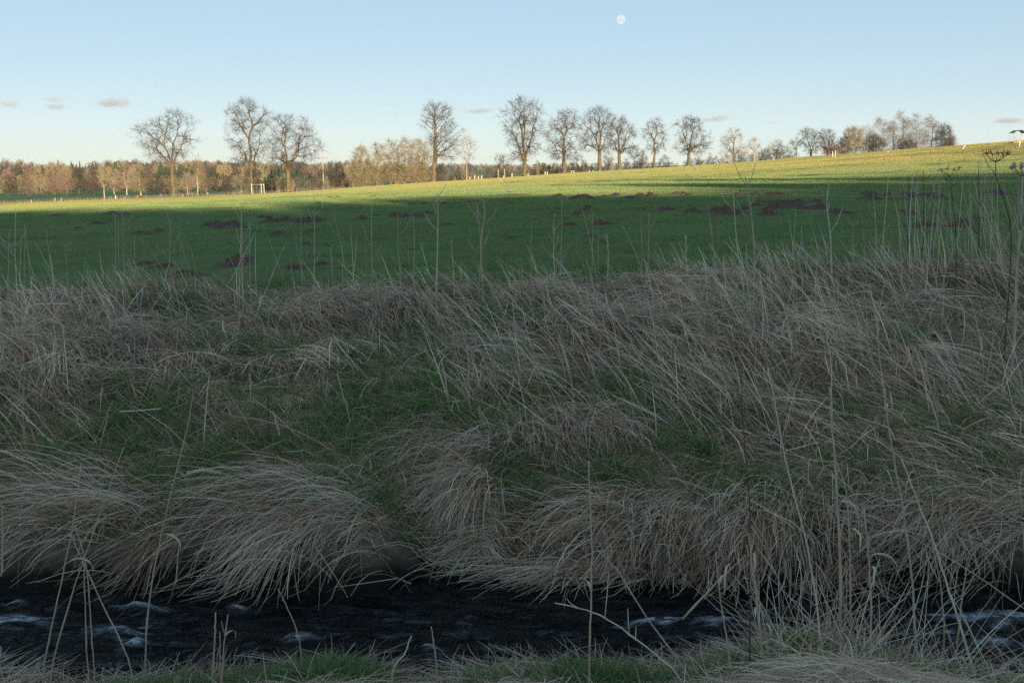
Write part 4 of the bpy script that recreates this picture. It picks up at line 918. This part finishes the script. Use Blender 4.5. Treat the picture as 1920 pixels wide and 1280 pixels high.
# ------------------------------------------------------------------ the track along the trees at left
tx = np.linspace(-190, -42, 120)
ty = np.interp(tx, [-190, -118, -80, -60, -42], [232, 232, 238, 246, 262])
rows = []
for o_ in (-1.9, -0.6, 0.6, 1.9): rows.append(np.stack([tx, ty + o_, ground(tx, ty + o_) + 0.10], -1))
V = np.concatenate(rows); k = len(tx)
Q = np.concatenate([np.stack([np.arange(k - 1) + r * k, np.arange(1, k) + r * k, np.arange(1, k) + (r + 1) * k, np.arange(k - 1) + (r + 1) * k], -1) for r in range(3)])
M["track"] = simple_mat("gravel_track", (0.17, 0.17, 0.17), (0.27, 0.265, 0.26), 0.8, 0.9, 0, 0.2, False)
tag(link("track", mesh_np("track", V, [Q]), M["track"]), kind="structure")
vg = Blades(); k = 5200
x = rng.uniform(-150, -35, k); y = np.interp(x, tx, ty) + rng.choice([-2.6, 2.8], k) + rng.normal(0, .5, k)
vg.add(ribbons(x, y, rng.uniform(.3, 1.1, k) * (0.4 + 1.2 * vnoise(x / 6, y / 6, 5)), rng.uniform(0, 6.28, k), rng.uniform(1.0, 1.5, k), rng.uniform(0, .2, k), np.zeros(k), rng.uniform(.014, .03, k), straw_col(k) * 0.62, 3, np.full(k, 0.0)))
vg.build("verge_grass", M["straw"], "tall bleached grass along the track at left", "grass")

# ------------------------------------------------------------------ posts, pole, hay rack, marker, stakes
def post(u, d, v0, v1, lab, grp, w=0.09, lean=0.0, mat="pale_wood", name="fence_post"):
    x_ = at(u, 330, d)[0]; gz = float(ground(x_, d)); h = max((v0 - v1) / F * d, .5)
    m = MB(); m.tube([(0, 0, -.3), (lean * h * .5, 0, h * .5), (lean * h, 0, h * .985), (lean * h, 0, h)], np.array([w, w, w * .95, w * .6]), 7)
    o = m.build(name, M[mat], None, False, (x_, d, gz)); return tag(o, lab, "post", grp)
PG = "pale posts along the far field edge"
for u, v0, v1, lab in ((881, 337, 331, "pale post right of the vase-shaped young tree"), (890, 336, 328, "second pale post right of the vase-shaped young tree"), (897, 336, 330, "third pale post right of the vase-shaped young tree"), (903, 335, 328, "fourth pale post right of the vase-shaped young tree"), (944, 333, 329, "short pale post at the foot of the two little trees"),
                       (960, 334, 327, "pale post left of the tall oval tree"), (990, 331, 326, "stubby pale post at the tall oval tree's right foot"), (1022, 330, 324, "left post of the close white pair in the middle"), (1026, 330, 324, "right post of the close white pair in the middle"), (1072, 326, 321, "left post of the white pair right of the twin-stemmed tree"), (1076, 326, 321, "right post of the white pair right of the twin-stemmed tree"),
                       (1105, 323, 319, "post left of the third tree's foot"), (1112, 323, 320, "short post at the third tree's foot"), (1449, 300, 296, "short pale post beside the low fan-shaped tree"), (1345, 312, 308, "short pale post left of the medium drooping tree")):
    post(u, float(crest_d(at(u, 330, 265)[0])) - 6, v0, v1, lab, PG, .10)
post(1559, 205, 297, 285, "left pole of the tall pale pair in the sunlit slope", "pale pole pair on the slope", .08); post(1563.5, 205, 297, 284, "right pole of the tall pale pair in the sunlit slope", "pale pole pair on the slope", .08, .05)
post(1907, 150, 281, 271, "pale post below the hay rack at right", None, .08); post(1800, 165, 287, 279, "leaning pale post on the bleached strip", None, .07, .75)
post(1664, 200, 289, 284, "short leaning pale post left of the leaning one on the bleached strip", None, .06, -.6)
for u, lab in ((300, "dark post left of the leftmost lime's trunk"), (388, "dark post right of the young tree by the track"), (100, "dark post before the orange bush"), (214, "white marker post on the left verge")):
    post(u, 243, 372, 366, lab, "posts along the track", .12, 0, "wood" if u != 214 else "white")
for u, lab in ((55, "left verge post by the track"), (112, "second verge post by the track"), (340, "verge post right of the leftmost lime")): post(u, 228, 380, 374, lab, "verge posts by the track", .10, 0, "wood")
# staked sapling
x_ = at(480, 330, 240)[0]; gz = float(ground(x_, 240)); r = empty("staked_sapling", (x_, 240, gz)); tag(r, "young tree held by pale stakes in front of the two left limes", "tree")
for sx, sy in ((-1.2, 0), (1.0, .6), (1.9, -.4)):
    m = MB(); m.tube([(sx, sy, -.3), (sx * .97, sy, 2.35), (sx * .97, sy, 2.4)], np.array([.09, .08, .05]), 6); m.build("stake", M["pale_wood"], r)
m = MB(); m.tube([(-1.2, 0, 2.2), (1.0, .6, 2.2), (1.9, -.4, 2.2)], np.array([.05, .05, .05]), 5); m.build("crossbar", M["pale_wood"], r)
t, c = tree_geo([(2.2, -.5, .5), (4, -.9, .9), (5.5, -.7, .7), (6.6, -.2, .2)], 2.0, 70, .08, stems=3, seed=401, twig_len=.6, twig_w=.05); t.materials.append(M["bark"]); c.materials.append(M["twig"]); link("trunk", t, None, r); link("crown", c, None, r)
# utility pole
d = 275; x_ = at(606, 330, d)[0]; gz = float(ground(x_, d)); h = at(606, 296, d)[2] - gz; r = empty("utility_pole", (x_, d, gz)); tag(r, "wooden utility pole with crossarm right of the round left tree", "pole")
m = MB(); m.tube([(0, 0, -.4), (0, 0, h * .5), (0, 0, h)], np.array([.17, .15, .12]), 8); m.build("pole", M["wood"], r)
m = MB(); m.box((0, 0, h - .25), (2.8, .14, .16)); arm_o = m.build("crossarm", M["wood"], r)
for q in (-1.3, -.75, -.2, .35, .8, 1.3):
    m = MB(); m.tube([(q, 0, h - .17), (q, 0, h + .02), (q, 0, h + .1)], np.array([.04, .07, .03]), 6); m.build("insulator", M["dark_metal"], arm_o)
# small marker in the shaded meadow
xm, ym = ray_ground(956, 373); gz = float(ground(xm, ym)); k = ym / F
r = empty("field_marker", (xm, ym, gz)); tag(r, "thin meadow marker with small white head at the shadow's edge", "marker")
m = MB(); m.tube([(0, 0, -.1), (0.01, 0, 14 * k)], np.array([.012, .010]), 6); m.build("stem", M["wood"], r)
m = MB(); m.tube([(0.01, 0, 12.5 * k), (0.01, 0, 14 * k), (0.01, 0, 16 * k), (0.01, 0, 17 * k)], np.array([.02, .07, .08, .03]), 9); m.build("head", M["white"], r, True)
# roofed hay rack on the skyline
d = 172; u0 = 1905; x_ = at(u0, 300, d)[0]; gz = float(ground(x_, d)); W = 24 / F * d; H = 1.95
r = empty("hay_rack", (x_, d, gz), 0.15); tag(r, "roofed tubular hay rack standing on the skyline at right", "hay rack")
for sx in (-1, 1):
    for sy in (-1, 1):
        m = MB(); m.tube([(sx * W / 2, sy * .6, -.1), (sx * W / 2, sy * .6, H * .76), (sx * W * .52, sy * .6, H * .86)], np.array([.06, .06, .05]), 7); m.build("post", M["metal"], r)
a = np.linspace(-1, 1, 13); top_ = np.stack([a * W * .53, a * 0, H * (1.10 - .24 * a * a)], -1)
V = np.concatenate([top_ + (0, -.7, 0), top_ + (0, .7, 0), top_ + (0, -.7, -.06), top_ + (0, .7, -.06)]); k = 13
Q = [(i, i + 1, k + i + 1, k + i) for i in range(12)] + [(2 * k + i + 1, 2 * k + i, 3 * k + i, 3 * k + i + 1) for i in range(12)] + [(i + 1, i, 2 * k + i, 2 * k + i + 1) for i in range(12)] + [(k + i, k + i + 1, 3 * k + i + 1, 3 * k + i) for i in range(12)] + [(0, k, 3 * k, 2 * k), (k - 1, 3 * k - 1, 4 * k - 1, 2 * k - 1)]
link("roof", mesh_np("roof", V, [Q]), M["dark_metal"], r)
for z in (.25, .45, .65, .85, 1.02):
    for sy in (-1, 1):
        m = MB(); m.tube([(-W / 2, sy * .6, z), (W / 2, sy * .6, z)], np.array([.018, .018]), 5); m.build("rail", M["metal"], r)
for sx in (-1, 1):
    m = MB(); m.tube([(sx * W * .34, 0, H * .86), (sx * W * .33, 0, H * .62), (sx * W * .05, 0, .35)], np.array([.035, .035, .035]), 6); m.build("rack_arm", M["metal"], r)
m = MB(); m.tube([(-W * .1, 0, .28), (W * .22, 0, .3)], np.array([.12, .1]), 7); m.build("hay_wad", M["hay"], r)
m = MB(); m.box((0, 0, .05), (W * .94, 1.0, .14)); m.build("hay_bed", M["hay"], r)

# ------------------------------------------------------------------ single dry stalks
def stalk(pts, d, label, mat="stalk", r=0.004, group=None, branches=0, umbel=0, seed=0, dd=0.0, name="dry_stalk", base=True, leaves=0):
    """a stem through photo pixels pts (bottom first) at distance d, rooted in the ground below its first point"""
    rs = np.random.default_rng(seed + 500)
    P = [at(u, v, d + dd * i) for i, (u, v) in enumerate(pts)]
    if base:
        b0 = P[0]; gz = float(ground(b0[0], b0[1]))
        if b0[2] > gz + 0.02: P = [np.array((b0[0] + 0.1 * (b0[0] - P[1][0]), b0[1], gz - 0.03))] + P
        else: P[0][2] = gz - 0.03
    r = r * 1.25
    P = np.array(P); o = P[0].copy(); P = P - o
    # smooth polyline
    t = np.linspace(0, 1, len(P)); ts = np.linspace(0, 1, max(10, 4 * len(P)))
    S = np.stack([np.interp(ts, t, P[:, i]) for i in range(3)], -1)
    for _ in range(3): S[1:-1] = (S[:-2] + 2 * S[1:-1] + S[2:]) / 4
    S[1:-1] += rs.normal(0, r * 0.25, (len(S) - 2, 3))
    R = np.linspace(r, r * 0.45, len(S)) * (1 + 0.25 * (np.arange(len(S)) % 5 == 2))
    root = empty(name, o); tag(root, label, "stalk", group)
    m = MB(); m.tube(S, R, 6); stem_o = m.build("stem", M[mat], root, True)
    ht = np.linalg.norm(S[-1] - S[0])
    for j in range(branches):
        f = rs.uniform(.5, .97); k = int(f * (len(S) - 1)); dr = norm(S[k] - S[max(k - 2, 0)])
        sd = norm(np.array((rs.choice([-1, 1]) * rs.uniform(.5, 1), rs.normal(0, .5), .2)) + dr * rs.uniform(.4, 1.2)); L = ht * rs.uniform(.08, .24)
        m = MB(); q = S[k] + sd * L * .5 + np.array((0, 0, .05 * L)); m.tube([S[k], q, S[k] + sd * L * .8 + np.array((0, 0, .25 * L))], np.array([r * .5, r * .4, r * .22]), 4)
        m.build("side_twig", M[mat], stem_o)
    if leaves:
        for j in range(leaves):
            kk = int(rs.uniform(.25, .9) * (len(S) - 1)); a0 = rs.uniform(0, 6.28); L = rs.uniform(.08, .2); lp = [S[kk]]; el = rs.uniform(.2, .9)
            for q in range(6):
                lp.append(lp[-1] + L / 6 * np.array((math.cos(a0) * math.cos(el), math.sin(a0) * math.cos(el), math.sin(el)))); el -= rs.uniform(.25, .55); a0 += rs.normal(0, .2)
            lp = np.array(lp); wd = np.array((-math.sin(a0), math.cos(a0), .3)) * .0045 * np.array([.4, 1, 1.2, 1.1, .9, .6, .15])[:, None]
            m = MB(); m.add(np.concatenate([lp - wd, lp + wd]), None, [(i, i + 1, i + 8, i + 7) for i in range(6)]); m.build("dry_leaf", M["stalk"], stem_o)
    if umbel:
        for top_ in [S[-1]]:
            m = MB(); k = umbel
            for j in range(k):
                a = j / k * 6.283; e = top_ + 0.075 * np.array((math.cos(a), math.sin(a) * .8, .55 + .25 * rs.random()))
                m.tube([top_, (top_ + e) / 2 + np.array((0, 0, -.008)), e], np.array([r * .35, r * .3, r * .25]), 4)
                for _ in range(5): m.tube([e, e + rs.normal(0, .012, 3) + np.array((0, 0, .016))], np.array([r * .22, r * .5]), 4)
            m.build("umbel", M[mat], root)
    return root
FG = "dry stalks standing on the near bank"
stalk([(79, 1256), (105, 1140), (137, 985), (152, 870)], 4.1, "leftmost long stalk, leaning right over the water", "stalk_grey", .0035, FG, 1, seed=1, leaves=1)
stalk([(94, 1246), (153, 1057), (232, 838)], 4.05, "long stalk leaning far right from the left corner", "stalk", .0035, FG, seed=2)
stalk([(163, 1235), (160, 1150), (157, 1050)], 4.1, "thin upright stalk between the left leaning ones", "stalk", .003, FG, seed=3)
stalk([(175, 1240), (170, 1160), (162, 1052), (140, 985)], 4.15, "second thin upright stalk between the left leaning ones", "stalk", .003, FG, seed=4)
stalk([(246, 1240), (195, 1140), (150, 1040), (132, 1000)], 4.12, "stalk crossing the left bundle, leaning left", "stalk_grey", .003, FG, seed=5)
stalk([(271, 1223), (280, 1110), (306, 982), (352, 800), (362, 740)], 4.15, "tall pale stalk right of the left bundle, curving right", "stalk", .0035, FG, seed=6, leaves=1)
stalk([(398, 1275), (403, 1190), (404, 1148)], 4.05, "left stub of the cut stalk trio by the water", "stalk", .005, FG, seed=7)
stalk([(412, 1275), (412, 1185)], 4.05, "short middle stub of the cut stalk trio by the water", "stalk", .0035, FG, seed=8)
stalk([(415, 1275), (421, 1200), (427, 1152)], 4.0, "right stub of the cut stalk trio with bent tip", "stalk", .004, FG, 1, seed=9, leaves=1)
stalk([(563, 1200), (545, 1150), (521, 1104)], 4.3, "short thin stalk left of the round green tuft", "stalk", .003, FG, seed=10)
stalk([(820, 1280), (816, 1220), (808, 1174)], 3.95, "reddish short stalk left of centre", "stalk", .004, FG, seed=11)
stalk([(735, 1252), (760, 1225), (771, 1192)], 4.1, "short forked pale stalk beside the green tuft", "stick", .004, FG, seed=12)
stalk([(1105, 1245), (1108, 1140), (1110, 1040), (1104, 864)], 4.05, "tall single stalk right of centre, crossing the water", "stalk", .0042, FG, seed=13, leaves=1)
stalk([(1282, 1268), (1215, 1215), (1156, 1170), (1110, 1145), (1040, 1130)], 3.95, "pale branched stem reaching left over the water", "stick", .0038, FG, 4, seed=14)
stalk([(1300, 1275), (1200, 1140), (1160, 1070), (1120, 1030)], 4.1, "grey stalk arching left behind the pale branched stem", "stalk_grey", .0035, FG, 1, seed=15)
stalk([(1374, 1267), (1355, 1150), (1341, 1035)], 4.0, "thin stalk left of the dark bundle at right", "stalk_grey", .0035, FG, seed=16)
stalk([(1407, 1247), (1404, 1080), (1407, 939), (1395, 829), (1389, 700)], 4.05, "dark tall stalk of the bundle at right", "stalk_dark", .0032, FG, 1, seed=17, leaves=2)
stalk([(1433, 1258), (1422, 1150), (1409, 1060), (1404, 1000)], 4.0, "reddish stalk leaning on the dark tall one", "stalk", .0045, FG, seed=18, leaves=3)
stalk([(1442, 1230), (1425, 1130), (1400, 1020)], 4.1, "brown stalk behind the dark tall one", "stalk", .004, FG, seed=40, leaves=2)
stalk([(1537, 1160), (1514, 1020), (1472, 864), (1452, 750), (1440, 690)], 4.35, "long pale stalk leaning left out of the right tussock", "stick", .0038, FG, seed=19)
stalk([(1578, 1160), (1572, 985), (1566, 850), (1555, 725)], 4.35, "thick yellowish reed in the right tussock", "stalk", .0062, FG, 1, seed=20, leaves=4)
stalk([(1596, 1160), (1594, 1026), (1588, 910), (1560, 850)], 4.4, "reed right of the thick yellowish one", "stalk", .004, FG, seed=21, leaves=2)
stalk([(1632, 1262), (1634, 1120), (1629, 1040), (1620, 950)], 4.0, "grey upright stalk in the right tussock", "stalk_grey", .0042, FG, seed=22, leaves=2)
stalk([(1722, 1267), (1711, 1100), (1697, 969), (1675, 860), (1655, 720), (1645, 620)], 4.1, "longest grey stalk at right, leaning left", "stalk_grey", .0042, FG, seed=23, leaves=2)
stalk([(1832, 1278), (1784, 1122), (1752, 1017), (1717, 930), (1690, 860)], 4.0, "pale stalk at lower right, curving left", "stick", .0042, FG, seed=24, leaves=1)
stalk([(1794, 1214), (1802, 1140), (1812, 1064)], 4.2, "short stiff stalk leaning right at lower right", "stalk", .004, FG, 1, seed=25, leaves=2)
stalk([(1772, 1185), (1764, 1090), (1745, 1010)], 4.25, "thin stalk left of the short stiff one", "stalk", .003, FG, seed=26)
stalk([(1280, 1160), (1345, 1090), (1398, 1040)], 4.2, "pale blade slanting right to the dark bundle", "stalk", .004, FG, 1, seed=27, base=False, leaves=3)
stalk([(1920, 1140), (1820, 1070), (1700, 1000), (1560, 930)], 4.3, "long thin stem slanting across the right tussock", "stalk", .0028, FG, seed=28, base=False)
stalk([(2, 1080), (5, 1020), (4, 950)], 4.3, "pale stub at the left picture edge", "stalk", .004, FG, seed=29, base=False)
BG = "dry stalks standing on the far bank"
stalk([(505, 908), (504, 800), (502, 690)], 6.5, "dark stem standing on the left far bank", "stalk_dark", .0045, BG, 1, seed=30)
stalk([(662, 850), (650, 760), (632, 700)], 6.8, "pale leaning stem on the middle of the far bank", "stalk_grey", .006, BG, seed=31)
stalk([(1566, 640), (1560, 560), (1558, 440), (1549, 385), (1555, 345)], 8.8, "tall pale forked stem right of centre against the meadow", "stick", .006, BG, 3, seed=32)
stalk([(1413, 560), (1416, 460), (1406, 380), (1398, 330)], 8.6, "brown stem with fine fan top before the sunlit field", "stalk", .006, BG, 6, seed=33)
stalk([(1395, 545), (1380, 450), (1375, 360)], 8.7, "pale stem left of the fan-topped one", "stick", .005, BG, 2, seed=34)
stalk([(905, 545), (900, 460), (910, 400), (905, 372)], 8.8, "dense brown weed bundle at the crest in the middle", "stalk", .007, BG, 8, seed=35)
stalk([(898, 545), (902, 470), (898, 410), (890, 365)], 8.85, "second stem of the brown weed bundle at the crest", "stalk", .005, BG, 6, seed=36)
stalk([(817, 560), (820, 470), (822, 400), (818, 362)], 8.8, "tall pale stem left of the brown weed bundle", "stick", .006, BG, 4, seed=37)
stalk([(1905, 600), (1908, 500), (1914, 430), (1918, 330)], 7.2, "thick weathered hogweed stem at the right edge", "stalk_grey", .009, BG, 2, 9, seed=38)
stalk([(1900, 440), (1885, 380), (1868, 335), (1867, 304)], 7.3, "dark hogweed head left of the thick stem at the right edge", "stalk_dark", .0038, BG, 1, 11, seed=39)
stalk([(1795, 480), (1790, 400), (1783, 345), (1781, 330)], 8.4, "dark umbel weed left of the hogweed heads", "stalk_dark", .0032, BG, 4, 8, seed=41)
k = 42
for u, v0, v1, lab, br, mt in ((33, 570, 395, "tall pale weed with forked top at the left edge", 6, "stick"), (15, 560, 430, "thin weed left of the forked one at the left edge", 2, "stalk_grey"), (128, 555, 455, "short grey weed left of the near digging", 3, "stalk_grey"), (216, 540, 400, "pale weed standing before the left molehill row", 5, "stalk_grey"), (234, 540, 398, "forked grey weed before the left molehill row", 7, "stalk_grey"),
                              (255, 530, 440, "short leaning weed right of the forked grey one", 2, "stalk_grey"), (320, 560, 410, "branching weed left of the large near digging", 7, "stalk_grey"), (448, 560, 395, "tall pale stem right of the large near digging", 5, "stick"), (455, 555, 380, "tallest stem beside the large near digging", 6, "stick"), (470, 550, 420, "leaning stem right of the large near digging", 3, "stalk_grey"),
                              (567, 540, 400, "stem left of the rightmost near molehill", 3, "stalk_grey"), (588, 545, 370, "tall stem right of the rightmost near molehill", 4, "stick"), (700, 545, 385, "thin stem left of the path through the crest", 2, "stalk_grey"), (752, 545, 400, "grey stem above the path through the crest", 3, "stalk_grey"), (775, 540, 405, "grey stem right of the path through the crest", 3, "stalk_grey"),
                              (1040, 520, 400, "pale stem right of the brown weed bundle", 4, "stick"), (1050, 520, 372, "taller pale stem right of the brown weed bundle", 5, "stalk_grey"), (1110, 510, 400, "stem before the middle soil band", 2, "stalk_grey"), (1140, 500, 440, "short stiff stem before the middle soil band", 1, "stick"), (1215, 495, 400, "fine stem before the sunlit edge", 3, "stalk_grey"),
                              (1288, 500, 440, "short pale stem cluster right of the fine stem", 4, "stick"), (1640, 520, 400, "leaning stem left of the tall right weeds", 3, "stalk_grey"), (1665, 510, 440, "stiff pale stem left of the tall right weeds", 1, "stick"), (1700, 500, 335, "tall thin weed at the left of the right weeds", 3, "stalk_dark"), (1730, 500, 318, "tall dark weed second in the right weeds", 3, "stalk_dark"), (1760, 500, 325, "tall thin weed third in the right weeds", 4, "stalk_grey"),
                              (1835, 500, 305, "tall dark weed left of the hogweed head", 3, "stalk_dark"), (1850, 500, 330, "pale weed left of the thick hogweed stem", 3, "stalk_grey"), (1600, 500, 420, "short forked weed right of the tall forked stem", 4, "stalk_grey"), (1500, 505, 425, "thin leaning weed left of the tall forked stem", 2, "stalk_grey")):
    k += 1; ln = random.uniform(-14, 10)
    stalk([(u, v0), (u + ln * .4, (v0 + v1) / 2), (u + ln * .5 + random.uniform(-3, 3), v1)], 8.9 if v0 > 515 else 9.3, lab, mt, random.uniform(.0035, .005), BG, br, seed=k)
# bleached sticks on the bank
def stick(pts, lab, r):
    P = []
    for u, v in pts:
        x_, y_ = ray_ground(u, v); P.append((x_, y_ - .1, float(ground(x_, y_)) + .10))
    P = np.array(P); o = P[0].copy(); P -= o
    t = np.linspace(0, 1, len(P)); ts = np.linspace(0, 1, 10); S = np.stack([np.interp(ts, t, P[:, i]) for i in range(3)], -1); S[1:-1] = (S[:-2] + 2 * S[1:-1] + S[2:]) / 4
    m = MB(); m.tube(S, np.linspace(r, r * .8, 10), 7); tag(m.build("bleached_stick", M["stick"], None, True, o), lab, "stick", "bleached sticks on the far bank")
stick([(362, 907), (392, 903), (424, 911)], "thick curved pale stick lying on the left far bank", .011)
stick([(236, 792), (275, 789), (312, 788)], "straight pale stick lying left on the far bank", .006)
stick([(1235, 537), (1280, 537), (1330, 536)], "grey straight stick lying along the crest right of centre", .007)
stick([(1465, 866), (1492, 858), (1540, 845)], "slender pale stick on the right far bank", .005)

# ------------------------------------------------------------------ moon and clouds
mp_ = at(1164.5, 37, 14000.0); dist = np.linalg.norm(mp_ - np.array((0, 0, ZE)))
bpy.ops.mesh.primitive_uv_sphere_add(segments=48, ring_count=24, radius=8.0 / 1867 * 14000 * 1.0, location=tuple(mp_))
moon = bpy.context.object; moon.name = "moon"; moon.data.name = "moon"
mm, nt, b = new_mat("moon_glow"); tc = N(nt, "ShaderNodeTexCoord")
em = N(nt, "ShaderNodeEmission"); nt.links.new(ramp(nt, noise(nt, 0.03, 3, 0.5, tc.outputs["Object"]), [(0.35, (0.255, 0.285, 0.31)), (0.6, (0.315, 0.335, 0.345))]), em.inputs[0])
nt.nodes.remove(b); nt.links.new(em.outputs[0], nt.nodes["Material Output"].inputs[0])  # disc glows evenly in place of sunlight falling on the sphere
moon.data.materials.append(mm); moon.data.polygons.foreach_set("use_smooth", np.ones(len(moon.data.polygons), bool))
tag(moon, "small pale full moon in the blue sky above the avenue", "moon")
def cloud(u, v, w, h, dens, lab, seed, slope=0.0):
    D = 9000.0; c = at(u, v, D); s = D / F; h = h * 1.5; w = w * 1.1
    rs = np.random.default_rng(seed)
    bpy.ops.mesh.primitive_ico_sphere_add(subdivisions=3, radius=1, location=tuple(c))
    o = bpy.context.object; o.name = "cloud"; o.data.name = "cloud"
    o.scale = (w / 2 * s, w * .35 * s, h / 2 * s); o.rotation_euler = (0, slope, 0)
    m = bpy.data.materials.new("cloud_vapour"); m.use_nodes = True; nt = m.node_tree; nt.nodes.remove(nt.nodes["Principled BSDF"])
    pv = N(nt, "ShaderNodeVolumePrincipled"); tc = N(nt, "ShaderNodeTexCoord")
    mp = N(nt, "ShaderNodeMapping"); mp.inputs["Location"].default_value = (seed * 3.1, 0, 0); mp.inputs["Scale"].default_value = (w / h * 0.5, 1.0, 1.0); nt.links.new(tc.outputs["Object"], mp.inputs[0])
    nz = noise(nt, 2.2, 5, 0.6, mp.outputs[0], 0.4)
    ln = N(nt, "ShaderNodeVectorMath", operation='LENGTH'); nt.links.new(tc.outputs["Object"], ln.inputs[0])
    fall = math_n(nt, 'SUBTRACT', 1.0, ln.outputs["Value"])
    k_ = math_n(nt, 'ADD', math_n(nt, 'MULTIPLY', nz, 1.6), math_n(nt, 'SUBTRACT', math_n(nt, 'MULTIPLY', fall, 1.2), 1.15))
    k_ = math_n(nt, 'MULTIPLY', math_n(nt, 'MAXIMUM', k_, 0.0), dens)
    nt.links.new(k_, pv.inputs["Density"]); pv.inputs["Color"].default_value = (0.59, 0.60, 0.635, 1); pv.inputs["Anisotropy"].default_value = 0.0
    nt.links.new(pv.outputs[0], nt.nodes["Material Output"].inputs["Volume"])
    o.data.materials.append(m); tag(o, lab, "cloud", "small flat clouds low in the sky")
CD = 0.012
cloud(212, 192, 96, 22, CD, "largest small cloud at left, above the forested hill", 1)
cloud(105, 200, 70, 14, CD, "lower of the two stacked clouds at left", 2); cloud(100, 187, 66, 10, CD * .8, "upper of the two stacked clouds at left", 3)
cloud(15, 196, 75, 14, CD * .8, "flat cloud cut by the left picture edge", 4); cloud(900, 208, 86, 11, CD, "slim cloud left of the tall oval tree", 5, -0.08)
cloud(735, 197, 30, 7, CD, "tiny cloud above the yellowish hedge", 6); cloud(1345, 223, 110, 14, CD * .7, "faint streaked cloud above the dome-shaped tree", 7, -0.1)
cloud(1895, 226, 100, 14, CD, "flat cloud at the right picture edge", 8); cloud(1450, 230, 30, 7, CD * .8, "tiny faint cloud right of the dome-shaped tree", 9)
cloud(330, 186, 36, 7, CD * .5, "wispy faint cloud above the leftmost lime", 10); cloud(738, 214, 40, 6, CD * .5, "faint wisp under the tiny cloud", 11)

# ------------------------------------------------------------------ air
m = MB(); m.box((0, 3650, 38), (11800, 8300, 120)); hz = bpy.data.materials.new("air"); hz.use_nodes = True; nt = hz.node_tree; nt.nodes.remove(nt.nodes["Principled BSDF"])
pv = N(nt, "ShaderNodeVolumePrincipled"); pv.inputs["Density"].default_value = 0.00004; pv.inputs["Color"].default_value = (0.86, 0.92, 1.0, 1); pv.inputs["Anisotropy"].default_value = 0.2
nt.links.new(pv.outputs[0], nt.nodes["Material Output"].inputs["Volume"])
tag(m.build("haze", hz), kind="stuff")

# ------------------------------------------------------------------ look-alikes are told apart by their order from the left
ORD = ["leftmost", "second", "third", "fourth", "fifth", "sixth", "seventh", "eighth", "ninth", "tenth", "eleventh", "twelfth", "thirteenth", "fourteenth", "fifteenth", "sixteenth", "seventeenth", "eighteenth", "nineteenth", "twentieth"]
TENS = {2: "twenty", 3: "thirty", 4: "forty", 5: "fifty", 6: "sixty"}
def ordinal(i):
    if i < 20: return ORD[i] + (" from left" if i else "")
    t, u_ = divmod(i + 1, 10)
    w = TENS[t][:-1] + "ieth" if u_ == 0 else TENS[t] + "-" + ("first" if u_ == 1 else ORD[u_ - 1])
    return w + " from left"
by = {}
for o in scene.objects:
    if o.parent is None and o.get("label") and not o.get("kind"): by.setdefault(o["label"], []).append(o)
for lab, os_ in by.items():
    if len(os_) < 2: continue
    os_.sort(key=lambda o: o.location[0] / o.location[1])
    for i, o in enumerate(os_): o["label"] = ordinal(i) + ", " + lab.replace("dark brown molehill", "molehill")
